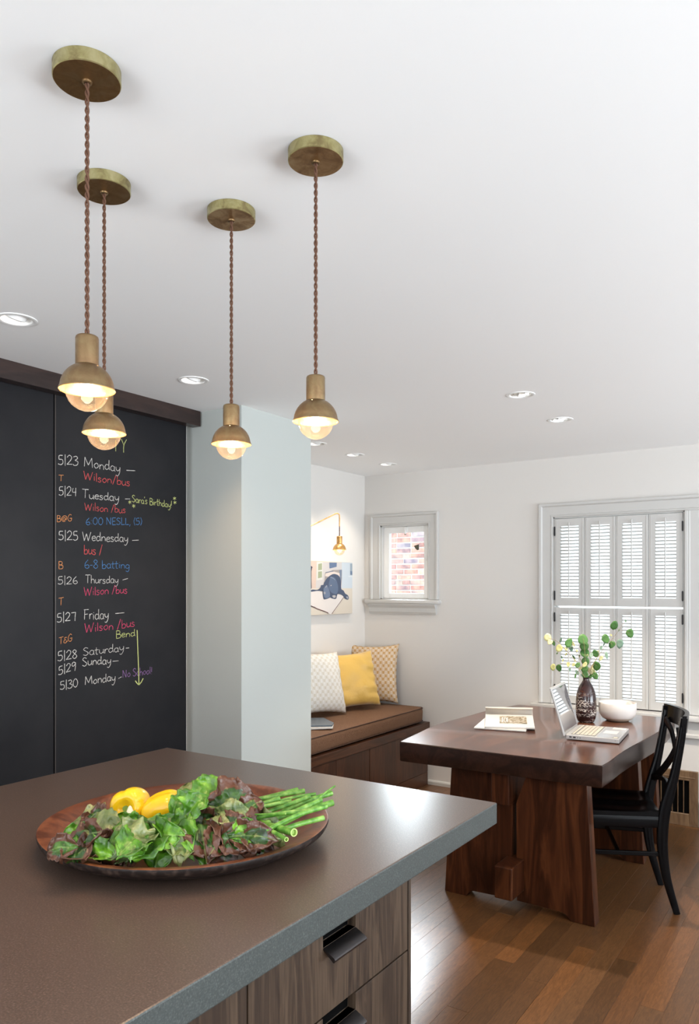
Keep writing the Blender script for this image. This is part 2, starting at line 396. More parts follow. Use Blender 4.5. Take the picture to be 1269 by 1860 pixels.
def tube(name, pts, rad, m, parent=None, seg=8, local=False, cap=True):
    bm = bmesh.new(); btube(bm, pts, rad, seg, 0, cap); return finish(name, bm, m, parent, True, 60, local)
def catmull(P, n=6):
    P = [Vector(p) for p in P]; out = []
    if len(P) < 3: return P
    for i in range(len(P)-1):
        a = P[max(i-1,0)]; b = P[i]; c = P[i+1]; d = P[min(i+2,len(P)-1)]
        for k in range(n):
            t = k/n; out.append(.5*((2*b) + (c-a)*t + (2*a-5*b+4*c-d)*t*t + (3*b-a-3*c+d)*t**3))
    out.append(P[-1]); return out
def prism(name, poly, ax, a0, a1, m, parent=None, bev=0.0, local=False, smooth=False):
    """poly: 2-D outline in the plane across axis ax ('x': (y,z), 'y': (x,z), 'z': (x,y))"""
    bm = bmesh.new()
    def P(u, v, a): return {'x': (a,u,v), 'y': (u,a,v), 'z': (u,v,a)}[ax]
    A = [bm.verts.new(P(u,v,a0)) for u, v in poly]; B = [bm.verts.new(P(u,v,a1)) for u, v in poly]
    bm.faces.new(A); bm.faces.new(B[::-1]); n = len(poly)
    for i in range(n): bm.faces.new((A[i], A[(i+1)%n], B[(i+1)%n], B[i]))
    if bev: bmesh.ops.bevel(bm, geom=bm.edges[:], offset=bev, segments=2, affect='EDGES', profile=.5)
    return finish(name, bm, m, parent, smooth, 35, local)
def casing_profile(w, t):
    # across the width (0 = opening side, w = outer side), proud of the wall by t: inner bead, flat field, back band
    return [(0,0),(0,t*.55),(w*.03,t*.75),(w*.10,t*.75),(w*.13,t*.5),(w*.16,t*.5),(w*.18,t*.62),(w*.74,t*.62),(w*.78,t*.95),(w*.82,t*1.25),(w*.97,t*1.25),(w,t*1.1),(w,0)]
def casing_piece(name, p0, p1, out, w, t, Y, m, parent, miter0=1, miter1=1):
    """a run of casing on the plane y=Y from p0 to p1 (x,z of the opening side), 'out' = outward 2-D dir"""
    prof = casing_profile(w, t); d = Vector((p1[0]-p0[0], p1[1]-p0[1])).normalized(); o = Vector(out)
    bm = bmesh.new(); A = []; B = []
    for u, h in prof:
        a = Vector(p0) + o*u - d*u*miter0; b = Vector(p1) + o*u + d*u*miter1
        A.append(bm.verts.new((a.x, Y-h, a.y))); B.append(bm.verts.new((b.x, Y-h, b.y)))
    n = len(prof)
    for i in range(n): bm.faces.new((A[i], A[(i+1)%n], B[(i+1)%n], B[i]))
    bm.faces.new(A); bm.faces.new(B[::-1])
    return finish(name, bm, m, parent)

# ------------------------------------------------------------------ the room
CEIL = 2.435; YF = 5.25; XL = -3.365; XR = 3.0; YB = -3.2; XP = -2.565; YP0 = 2.86; YP1 = 3.44
DOWN = [(-2.386,1.524),(-2.437,2.403),(-1.333,3.447),(-1.351,4.077),(-2.863,3.895),(-2.88,4.365),(-2.896,4.833)]
RD = .055
def ring_ceiling():
    bm = bmesh.new(); T = .12
    es = []
    def loop(pts):
        vs = [bm.verts.new((x,y,CEIL)) for x,y in pts]
        return [bm.edges.new((vs[i], vs[(i+1)%len(vs)])) for i in range(len(vs))]
    es += loop([(-3.6,YB-.1),(XR+.1,YB-.1),(XR+.1,YF+.15),(-3.6,YF+.15)])
    for x, y in DOWN: es += loop([(x+RD*math.cos(-2*math.pi*i/32), y+RD*math.sin(-2*math.pi*i/32)) for i in range(32)])
    bmesh.ops.triangle_fill(bm, use_beauty=True, use_dissolve=False, edges=es)
    g = bmesh.ops.extrude_face_region(bm, geom=bm.faces[:])
    bmesh.ops.translate(bm, verts=[v for v in g['geom'] if isinstance(v, bmesh.types.BMVert)], vec=(0,0,T))
    return bm
tag(finish('ceiling', ring_ceiling(), M['ceiling']), 'smooth white flat ceiling', kind='structure')

bm = bmesh.new(); bbox(bm, -3.6, XR+.1, YB-.1, YF+.15, -.14, -.019)
floor = tag(finish('floor', bm, M['floor']), 'oak strip floor', kind='structure')
# planks: the 83 mm oak strips, laid towards the window wall
rnd = random.Random(5)
PW = .083; planks = []
k0 = int(math.floor(-3.6/PW))
for i in range(k0, int(XR/PW)+2):
    x0 = i*PW; x1 = x0+PW
    if x0 < -3.60 or x1 > XR+.1: continue
    y = YB - rnd.uniform(0, .9)
    while y < YF+.1:
        ln = rnd.choice((.5,.7,.9,1.2,1.5,1.9)) * rnd.uniform(.85,1.15); y1 = y+ln
        a, b = max(y, YB-.08), min(y1, YF+.12)
        if b-a > .05: planks.append((x0, x1, a, b))
        y = y1
def pscore(q):
    xm = (q[0]+q[1])/2; ym = (q[2]+q[3])/2
    fw = -_s*xm + _c*ym; r = _c*xm + _s*ym
    if fw < .8: return 1e3
    px = CX + FPX*r/fw; py = HZ + FPX*EYE/fw
    hidden = (xm < -.9 and ym < 2.2) or xm < -2.8
    out = max(0, px-1330) + max(0, 700-px)*.8 + max(0, py-2050)*.4
    return out + (2000 if hidden else 0) + fw*4
planks.sort(key=pscore)
def add_plank(bm, q):
    g = .0006; dz = rnd.uniform(-.0003, .0003)
    bbox(bm, q[0]+g, q[1]-g, q[2]+g, q[3]-g, -.019, dz, .0)
for q in planks[:280]:
    bm = bmesh.new(); g = .00025; dz = rnd.uniform(-.00015, .0001)
    vs = [bm.verts.new(p) for p in ((q[0]+g,q[2]+g,-.019),(q[1]-g,q[2]+g,-.019),(q[1]-g,q[3]-g,-.019),(q[0]+g,q[3]-g,-.019))]
    t0 = [bm.verts.new((v.co.x, v.co.y, dz-.0003)) for v in vs]
    cx_, cy_ = (q[0]+q[1])/2, (q[2]+q[3])/2
    t1 = [bm.verts.new((v.co.x + (.0003 if v.co.x < cx_ else -.0003), v.co.y + (.0003 if v.co.y < cy_ else -.0003), dz)) for v in vs]
    for A, B in ((vs,t0),(t0,t1)):
        for i in range(4): bm.faces.new((A[i], A[(i+1)%4], B[(i+1)%4], B[i]))
    bm.faces.new(t1); finish('plank', bm, M['floor'], floor)
bm = bmesh.new()
for q in planks[280:]: add_plank(bm, q)
tag(finish('planks', bm, M['floor'], floor), kind='stuff')

# window wall (y = YF) with two openings
S1 = (-3.215,-2.775,1.43,2.022)         # small window opening x0,x1,z0,z1
S2 = (-1.790,-.928,.712,2.016)          # large window opening
bm = bmesh.new()
def wslab(x0,x1,z0,z1):
    if x1 > x0 and z1 > z0: bbox(bm, x0,x1,YF,YF+.13,z0,z1)
wslab(-3.6,S1[0],0,CEIL); wslab(S1[0],S1[1],0,S1[2]); wslab(S1[0],S1[1],S1[3],CEIL); wslab(S1[1],S2[0],0,CEIL)
wslab(S2[0],S2[1],0,S2[2]); wslab(S2[0],S2[1],S2[3],CEIL); wslab(S2[1],XR+.1,0,CEIL)
tag(finish('wall_far', bm, M['wall']), 'off-white wall holding the two windows', kind='structure')
tag(box('wall_left', XL-.15, XL, YP1-.1, YF, 0, CEIL, M['wall']), 'white wall behind the bench and the dog picture', kind='structure')
tag(box('wall_pier', -3.52, XP, YP0, YP1, 0, CEIL, M['wall_cool']), 'pale wall pier between the chalkboard doors and the bench nook', kind='structure')
tag(box('wall_pantry', -3.52, -2.95, YB, YP0, 0, CEIL, M['wall']), 'wall behind the chalkboard doors', kind='structure')
def open_wall(name, axis, c, a0, a1, holes, zs, label):
    bm = bmesh.new(); cuts = [a0]
    for h in holes: cuts += [h[0], h[1]]
    cuts.append(a1)
    def sl(p0,p1,z0,z1):
        if axis == 'x': bbox(bm, c, c+.15, p0, p1, z0, z1)
        else: bbox(bm, p0, p1, c-.15, c, z0, z1)
    for i in range(0, len(cuts), 2): sl(cuts[i], cuts[i+1], 0, CEIL)
    for h in holes: sl(h[0], h[1], 0, zs[0]); sl(h[0], h[1], zs[1], CEIL)
    tag(finish(name, bm, M['wall']), label, kind='structure')
open_wall('wall_right', 'x', XR, YB, YF, [(-1.6,1.2),(2.3,5.05)], (.35,2.3), 'white wall with two tall openings added for fill light, right of the camera')  # unseen wall; its openings are added for the fill lamps
open_wall('wall_back', 'y', YB, -2.95, XR, [(-2.3,1.1)], (.30,2.3), 'white wall with one wide opening added for fill light, behind the camera')  # opening put in for the rear fill lamp

# baseboards
def baseboard(name, x0, x1, z=.035, lab='low white baseboard'):
    prof = [(YF,0),(YF-.016,0),(YF-.016,z*.65),(YF-.011,z*.9),(YF-.004,z),(YF,z)]
    tag(prism(name, prof, 'x', x0, x1, M['trim']), lab, kind='structure')
baseboard('baseboard_far', -2.775, -1.195, .035, 'low white quarter-round along the window wall')
tag(box('baseboard_right', -.845, XR, YF-.014, YF, 0, .155, M['trim'], bev=.002), 'white baseboard right of the floor vent', kind='structure')

# ---- small window ------------------------------------------------------------
w1 = empty('window_1', ((S1[0]+S1[1])/2, YF, S1[2]), 'small white-framed window beside the corner, looking onto a brick wall', kind='structure')
cw = .088; T = .02
casing_piece('window_casing', (S1[0],S1[2]), (S1[0],S1[3]), (-1,0), cw, T, YF, M['trim'], w1, 0, 1)
casing_piece('window_casing', (S1[1],S1[3]), (S1[1],S1[2]), (1,0), cw, T, YF, M['trim'], w1, 1, 0)
casing_piece('window_casing', (S1[0],S1[3]), (S1[1],S1[3]), (0,1), cw, T, YF, M['trim'], w1)
bm = bmesh.new()
for q in ((S1[0],S1[0]+.012,S1[2],S1[3]),(S1[1]-.012,S1[1],S1[2],S1[3]),(S1[0],S1[1],S1[3]-.012,S1[3]),(S1[0],S1[1],S1[2],S1[2]+.008)):
    bbox(bm, q[0],q[1],YF,YF+.13,q[2],q[3])
finish('window_jamb', bm, M['trim'], w1)
bm = bmesh.new(); a,b_,c_,d_ = S1[0]+.012, S1[1]-.012, S1[2]+.008, S1[3]-.012; yq = YF+.035
for q in ((a,a+.050,c_,d_),(b_-.050,b_,c_,d_),(a+.05,b_-.05,c_,c_+.040),(a+.05,b_-.05,d_-.048,d_)): bbox(bm, q[0],q[1],yq,yq+.035,q[2],q[3],.003)
sash = finish('window_sash', bm, M['white'], w1)
box('window_pane', a+.05, b_-.05, yq+.016, yq+.020, c_+.04, d_-.048, M['glass'], w1)
bm = bmesh.new(); xm = (a+b_)/2
bbox(bm, xm-.014,xm+.014,yq-.012,yq,d_-.045,d_-.004,.003); bbox(bm, xm-.006,xm+.006,yq-.024,yq-.012,d_-.062,d_-.030,.002)
lt = finish('sash_latch', bm, M['white'], w1)
box('latch_tip', xm-.007,xm+.007,yq-.022,yq-.014,d_-.068,d_-.062, M['brass'], lt)
bm = bmesh.new(); bbox(bm, S1[0]-.125,S1[1]+.108,YF-.052,YF+.03,S1[2]-.034,S1[2]-.002,.008)
finish('window_sill', bm, M['trim'], w1, True)
prof = [(YF,1.396),(YF-.040,1.396),(YF-.040,1.385),(YF-.030,1.372),(YF-.022,1.362),(YF-.022,1.330),(YF-.016,1.322),(YF-.012,1.312),(YF,1.312)]
prism('window_apron', prof, 'x', S1[0]-.096, S1[1]+.068, M['trim'], w1)
# bead chain and a small dark glass leaf hanging at the right of the sash
ch = empty('hanging_ornament', (S1[1]-.04, YF+.02, 1.78), 'small dark glass leaf hung on a bead chain in the small window', 'ornament')
bm = bmesh.new()
cpts = catmull([at_y(773,953,YF+.015), at_y(770.5,966,YF+.015), at_y(770,985,YF+.015), at_y(773,1000,YF+.015), at_y(775,1015,YF+.015), at_y(773,1016.5,YF+.015), at_y(771,1000,YF+.015)], 8)
for p in cpts:
    bmesh.ops.create_icosphere(bm, subdivisions=1, radius=.0022, matrix=Matrix.Translation(p))
tag(finish('bead_chain', bm, mat('pale_beads',(.75,.74,.72),.3), ch, True), kind='stuff')
tube('wire_hook', catmull([at_y(770.5,991,YF+.015), at_y(768,985.5,YF+.013), at_y(764,985,YF+.012), at_y(760.5,989,YF+.012)], 5), .0009, M['port'], ch, 5)
pts = [at_y(*q, YF+.012) for q in ((752,991.5),(761,988.5),(760.8,998.5),(758,999.5),(754.5,996.5))]
bm = bmesh.new(); A = [bm.verts.new(p) for p in pts]; B = [bm.verts.new(p+Vector((0,-.005,0))) for p in pts]
bm.faces.new(A); bm.faces.new(B[::-1])
for i in range(5): bm.faces.new((A[i],A[(i+1)%5],B[(i+1)%5],B[i]))
finish('glass_leaf', bm, mat('dark_olive_glass',(.05,.05,.03),.15), ch)

# ---- large window with two tiers of louvred shutters ---------------------------
w2 = empty('window_2', ((S2[0]+S2[1])/2, YF, S2[2]), 'large window with wide grey-white casing behind the dining table', kind='structure')
cw = .098
casing_piece('window_casing', (S2[0],S2[2]), (S2[0],S2[3]), (-1,0), cw, .022, YF, M['trim'], w2, 0, 1)
casing_piece('window_casing', (S2[0],S2[3]), (S2[1]+.5,S2[3]), (0,1), cw, .022, YF, M['trim'], w2, 1, 0)
bm = bmesh.new()
bbox(bm, S2[1],S2[1]+.020,YF-.022,YF,S2[2],S2[3],.004); bbox(bm, S2[1]+.020,S2[1]+.032,YF-.014,YF,S2[2],S2[3],.002); bbox(bm, S2[1]+.032,S2[1]+.5,YF-.009,YF,S2[2],S2[3])
finish('window_mullion', bm, M['trim'], w2)
bm = bmesh.new()
for q in ((S2[0],S2[0]+.010,S2[2],S2[3]),(S2[1]-.010,S2[1],S2[2],S2[3]),(S2[0],S2[1],S2[3]-.008,S2[3]),(S2[0],S2[1],S2[2]-.01,S2[2])): bbox(bm, q[0],q[1],YF-.001,YF+.075,q[2],q[3])
finish('window_jamb', bm, M['trim'], w2)
bm = bmesh.new(); yq = YF+.045
for q in ((S2[0]+.01,S2[0]+.022,S2[2],S2[3]-.01),(S2[1]-.022,S2[1]-.01,S2[2],S2[3]-.01),(S2[0]+.022,S2[1]-.022,S2[2],S2[2]+.035),(S2[0]+.022,S2[1]-.022,S2[3]-.03,S2[3]-.01)): bbox(bm, q[0],q[1],yq,yq+.03,q[2],q[3],.002)
finish('window_sash', bm, M['white'], w2)
box('window_pane', S2[0]+.022,S2[1]-.022,yq+.012,yq+.016,S2[2]+.035,S2[3]-.03, M['glass'], w2)
bm = bmesh.new(); bbox(bm, S2[0]-.15,S2[1]+.5,YF-.058,YF+.0,S2[2]-.040,S2[2]-.006,.006)
finish('window_sill', bm, M['trim'], w2, True)
prof = [(YF,.668),(YF-.020,.668),(YF-.020,.592),(YF-.030,.584),(YF-.030,.566),(YF,.566)]
prism('window_apron', prof, 'x', S2[0]-.11, S2[1]+.5, M['trim'], w2)
SX = [S2[0]+.0115, 0,0,0, S2[1]-.0115]
for i in (1,2,3): SX[i] = SX[0] + (SX[4]-SX[0])*i/4
TIERS = [('upper', 1.395, 2.003, 1.452, 1.952), ('lower', .720, 1.383, .774, 1.338)]
ORD = ['leftmost','second from left','third from left','rightmost']
def louver_mesh(w):
    bm = bmesh.new(); n = 10; L = .0155; t = .0034; A = []; B = []
    for i in range(n):
        a = 2*math.pi*i/n; A.append(bm.verts.new((-w/2, L*math.cos(a), t*math.sin(a)))); B.append(bm.verts.new((w/2, L*math.cos(a), t*math.sin(a))))
    for i in range(n): bm.faces.new((A[i],A[(i+1)%n],B[(i+1)%n],B[i]))
    bm.faces.new(A); bm.faces.new(B[::-1]); bmesh.ops.recalc_face_normals(bm, faces=bm.faces[:])
    me = bpy.data.meshes.new('louver'); bm.to_mesh(me); bm.free(); me.materials.append(M['trim'])
    me.polygons.foreach_set('use_smooth',[True]*len(me.polygons)); me.set_sharp_from_angle(angle=R(60)); return me
pw = SX[1]-SX[0]; st = .040
LM = louver_mesh(pw-.003-2*st+.004)
for tn, z0, z1, o0, o1 in TIERS:
    for i in range(4):
        g = .0015; x0 = SX[i]+g; x1 = SX[i+1]-g; y0 = YF-.006; y1 = YF+.016
        kn = ' with a small black knob' if i in (1,2) else ' with black hinges'
        s = empty('louvred_shutter', ((x0+x1)/2, YF+.005, z0), f'{ORD[i]} {tn} louvred window shutter{kn}', 'shutter', 'louvred shutters of the large window')
        bm = bmesh.new()
        for q in ((x0,x0+st,z0,z1),(x1-st,x1,z0,z1),(x0+st,x1-st,z0,o0),(x0+st,x1-st,o1,z1)): bbox(bm, q[0],q[1],y0,y1,q[2],q[3])
        for xx in (x0+.012, x1-.012):            # bead line along each stile
            bbox(bm, xx-.0015, xx+.0015, y0-.0025, y0, z0, z1)
        finish('frame', bm, M['trim'], s)
        n = 22 if tn == 'upper' else 25; pit = (o1-o0)/n
        for k in range(n):
            lo = bpy.data.objects.new('louver', LM); link(lo, s)
            lo.location = Vector(((x0+x1)/2, YF+.005, o0+pit*(k+.5))) - s.location; lo.rotation_euler = (R(-14),0,0)
        xr = (x0+x1)/2
        rod = tube('tilt_rod', [(xr, y0-.013, o0+.010),(xr, y0-.013, o1+.016),(xr, y0-.010, o1+.022)], .0048, M['trim'], s, 8)
        lathe('rod_socket', [(0,0),(.007,0),(.007,.001),(0,.001)], (0,0,0), M['dark'], s, 16).matrix_local = Matrix.Translation(Vector((xr, y0-.0005, o1+.027))-s.location) @ Matrix.Rotation(R(90),4,'X')
        if i in (1,2):
            xk = x1-.018 if i == 1 else x0+.018; zk = z0 + (z1-z0)*(.50 if tn == 'upper' else .53)
            o = lathe('knob', [(0,0),(.0045,0),(.004,.006),(.0085,.010),(.0095,.015),(.006,.020),(0,.021)], (0,0,0), M['blackmetal'], s, 16)
            o.matrix_local = Matrix.Translation(Vector((xk, y0, zk))-s.location) @ Matrix.Rotation(R(90),4,'X')
        if i in (0,3):
            for zf in (.12,.86) if tn == 'upper' else (.14,.90):
                zh = z0+(z1-z0)*zf; xh = x0 if i == 0 else x1
                bm = bmesh.new(); bbox(bm, xh-.0045,xh+.0045,y0-.006,y0-.0002,zh-.030,zh+.030,.001)
                for dz in (-.03,.03): bmesh.ops.create_icosphere(bm, subdivisions=1, radius=.004, matrix=Matrix.Translation((xh,y0-.003,zh+dz)))
                finish('hinge', bm, M['blackmetal'], s)

# ---- outside: neighbour's brick wall and pale ground
tag(box('ground', -14, 12, YF+.4, 26, -.6, -.5, M['ground']), 'pale ground outside', kind='structure')
BY = 8.5
bw = tag(box('exterior_brick_wall', -7.4,-3.5,BY+.012,BY+.3,-.5,5.2, M['mortar']), 'brick wall of the neighbouring house seen through the small window', 'wall')
BL, BH, JT = .198, .054, .014
rb = random.Random(11)
def brick_mesh():
    bm = bmesh.new(); bbox(bm, -BL/2,BL/2,-.02,.02,-BH/2,BH/2,.004)
    bmesh.ops.recalc_face_normals(bm, faces=bm.faces[:])
    me = bpy.data.meshes.new('brick'); bm.to_mesh(me); bm.free(); me.materials.append(M['brick']); return me
BMs = brick_mesh(); rest = bmesh.new(); row = 0; z = -.45
while z < 5.1:
    x = -7.4 + (row % 2)*(BL+JT)/2 + BL/2 + rb.uniform(-.01,.01)
    while x + BL/2 < -3.5:
        if -5.5 < x < -3.9 and 1.1 < z < 2.65:
            o = bpy.data.objects.new('brick', BMs); link(o, bw); half = rb.random() < .18
            o.location = Vector((x, BY+.02+rb.uniform(-.004,.003), z)) - bw.location; o.scale = (.5 if half else rb.uniform(.96,1.0), 1, rb.uniform(.9,1))
            if half: x -= (BL+JT)/4; o.location.x = x - bw.location.x; x -= (BL+JT)/4
        else: bbox(rest, x-BL/2,x+BL/2,BY,BY+.04,z-BH/2,z+BH/2)
        x += BL+JT
    z += BH+JT; row += 1
tag(finish('bricks', rest, M['brick'], bw), kind='stuff')

# ------------------------------------------------------------------ recessed downlights
DL = ['recessed ceiling downlight at the left edge, nearest the front pendant', 'recessed ceiling downlight in front of the pale pier',
      'recessed reflector downlight nearer the camera of the two over the dining table', 'recessed reflector downlight over the far end of the dining table',
      'recessed ceiling downlight just past the pier edge, first over the bench', 'recessed ceiling downlight in the middle over the bench', 'recessed ceiling downlight nearest the far corner over the bench']
for i, (x, y) in enumerate(DOWN):
    dl = empty('ceiling_downlight', (x,y,CEIL-.004), DL[i], 'ceiling light', 'recessed ceiling downlights')
    refl = i in (2,3)
    lathe('trim_ring', [(RD-.006,.0035),(RD-.004,-.001),(RD+.004,-.004),(RD+.012,-.002),(RD+.014,.004)], (x,y,CEIL-.0005), M['white'], dl, 40)
    if refl:
        m_ = mat('mirror_reflector', (.85,.82,.78), .12, 1.0)
        lathe('reflector', [(RD-.002,.0),(RD-.008,.03),(RD-.020,.06),(.018,.075)], (x,y,CEIL), m_, dl, 12, 5)
        lathe('lamp', [(0,0),(.020,0)], (x,y,CEIL+.066), M['downlamp'], dl, 24)
    else:
        lathe('reflector', [(RD-.001,.0),(RD-.002,.03),(.03,.08)], (x,y,CEIL), M['white'], dl, 40)
        # tilted eyeball: a dome turned towards the wall with the lamp at its mouth
        rot = Matrix.Translation((x,y,CEIL+.032)) @ Matrix.Rotation(R(30),4,(0,1,0))
        bm = bmesh.new(); blathe(bm, [(.028,-.030),(.036,-.026),(.041,-.012),(.042,0),(.036,.02),(0,.035)], (0,0,0), 32); bmesh.ops.transform(bm, matrix=rot, verts=bm.verts[:])
        finish('eyeball', bm, M['white'], dl, True)
        bm = bmesh.new(); blathe(bm, [(0,-.024),(.028,-.026)], (0,0,0), 24); bmesh.ops.transform(bm, matrix=rot, verts=bm.verts[:])
        finish('lamp', bm, M['downlamp'], dl)
    sl = bpy.data.lights.new('downlight_beam', 'SPOT'); sl.energy = [8,8,14,165,20,20,18][i]; sl.color = (1,.86,.70); sl.spot_size = R(96 if refl else 84); sl.spot_blend = .6; sl.shadow_soft_size = .025
    so = bpy.data.objects.new('downlight_beam', sl); link(so, dl); so.location = (0,0,-.006)
    if not refl: so.rotation_euler = (0, R(18), 0)
    if i == 1: so.rotation_euler = (R(17), 0, 0); sl.energy = 30; sl.color = (1,.64,.36); sl.spot_blend = 1.0; sl.shadow_soft_size = .06

# ------------------------------------------------------------------ pendants
def twisted(bm, top, bot, r=.0021, off=.0022, pitch=.030):
    n = int((top.z-bot.z)/.0022)
    for ph in (0, math.pi):
        pts = []
        for k in range(n+1):
            t = k/n; z = top.z + (bot.z-top.z)*t; a = 2*math.pi*(top.z-z)/pitch + ph
            w = 1.0 if 0 < k < n else .3
            pts.append((top.x+off*w*math.cos(a), top.y+off*w*math.sin(a), z))
        btube(bm, pts, r, 6)
PEND = [((-1.129,.856),'largest pendant lamp, nearest the camera, brass dome on a twisted brown cord', 0),
        ((-1.413,1.117),'brass pendant lamp half hidden behind the nearest one, in front of the chalkboard', 1),
        ((-1.264,1.373),'brass pendant lamp hanging in front of the pale pier, smallest in the photo', 2),
        ((-.945,1.284),'rightmost brass pendant lamp, hanging against the white ceiling', 3)]
def pendant(x, y, label, rz):
    p = empty('pendant_lamp', (x,y,CEIL), label, 'pendant lamp', 'brass pendants over the island')
    R0 = .058; hc = .024
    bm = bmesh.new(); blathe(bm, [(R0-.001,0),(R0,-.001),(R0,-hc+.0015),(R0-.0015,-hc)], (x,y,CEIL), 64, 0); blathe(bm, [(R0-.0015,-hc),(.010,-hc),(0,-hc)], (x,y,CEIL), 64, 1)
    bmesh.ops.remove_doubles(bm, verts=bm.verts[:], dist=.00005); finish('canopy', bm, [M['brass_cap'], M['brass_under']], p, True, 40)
    lathe('grommet', [(.0045,-hc-.0025),(.006,-hc-.004),(.0085,-hc-.003),(.009,-hc)], (x,y,CEIL), M['brass'], p, 24)
    bm = bmesh.new(); twisted(bm, Vector((x,y,CEIL-hc-.001)), Vector((x,y,1.963))); finish('cord', bm, M['cord'], p, True, 0)
    lathe('socket_cup', [(.004,1.9635),(.0165,1.9635),(.0188,1.962),(.0198,1.959),(.0198,1.912),(.0175,1.912)], (x,y,0), M['brass'], p, 40)
    # dome shade: hemisphere with a slightly flared lip and three vent holes near its crown
    prof = []
    for k in range(13):
        a = R(22) + (R(84)-R(22))*k/12; prof.append((.0452*math.sin(a), 1.870 + .0452*math.cos(a)))
    prof += [(.0472,1.8690),(.0476,1.8678)]
    bm = bmesh.new(); S = 72; rg = blathe(bm, prof, (x,y,0), S)
    kill = []
    bm.faces.ensure_lookup_table()
    for f in bm.faces:
        c = f.calc_center_median(); a = math.atan2(c.y-y, c.x-x) - rz; zz = c.z
        for q in (0, 2*math.pi/3, 4*math.pi/3):
            d = (a-q+math.pi) % (2*math.pi) - math.pi
            if abs(d) < R(5.2) and abs(zz - (1.870+.0452*math.cos(R(34)))) < .0016: kill.append(f)
    bmesh.ops.delete(bm, geom=kill, context='FACES')
    sh = finish('dome_shade', bm, M['brass'], p, True, 40)
    so = sh.modifiers.new('thickness','SOLIDIFY'); so.thickness = .0010; so.offset = -1
    lathe('lip', [(.0478,1.8690),(.0484,1.8682),(.0478,1.8674)], (x,y,0), M['brass_gold'], p, 64)
    prof = [(.010,1.914),(.012,1.905)] + [(.037*math.sin(R(a)), 1.868+.037*math.cos(R(a))) for a in range(24, 181, 12)]
    prof[-1] = (0, 1.831)
    b = lathe('bulb', prof, (x,y,0), M['bulb'], p, 40)
    prof = [(0,1.902),(.010,1.900)] + [(.012*math.sin(R(a)), 1.886+.012*math.cos(R(a))) for a in range(45, 181, 15)]; prof[-1] = (0,1.874)
    lathe('bulb_core', prof, (x,y,0), M['filament'], b, 20)
    l_ = bpy.data.lights.new('pendant_glow','POINT'); l_.energy = 6.0; l_.color = (1,.76,.54); l_.shadow_soft_size = .015
    lo = bpy.data.objects.new('pendant_glow', l_); link(lo, p); lo.location = (0,0,1.856-CEIL)
for (xy, lab, k) in PEND: pendant(xy[0], xy[1], lab, [2.2,.2,1.1,3.0][k])

# ------------------------------------------------------------------ chalkboard sliding doors
XC = -2.895
tag(box('chalkboard_door', XC-.032, XC, 2.029, 2.805, .012, 2.385, M['board'], bev=.0015), 'right-hand tall chalkboard door with the weekly schedule written in chalk', 'door', 'tall chalkboard doors')
doorR = bpy.data.objects['chalkboard_door']
tag(box('chalkboard_door', XC-.036, XC-.004, 1.10, 2.0265, .012, 2.385, M['board'], bev=.0015), 'left-hand tall blank chalkboard door', 'door', 'tall chalkboard doors')
box('edge_strip', XC+.0001, XC+.0016, 2.0295, 2.0335, .012, 2.385, mat('worn_edge',(.07,.06,.055),.3,.5), doorR)
tag(prism('door_track_cover', [(YP0-4.2,CEIL),(YP0-.012,CEIL),(YP0-.012,CEIL-.078),(YP0-4.2,CEIL-.078)], 'x', -2.892, -2.835, M['valance'], bev=.002), 'dark stained timber rail covering the track above the chalkboard doors', 'rail')

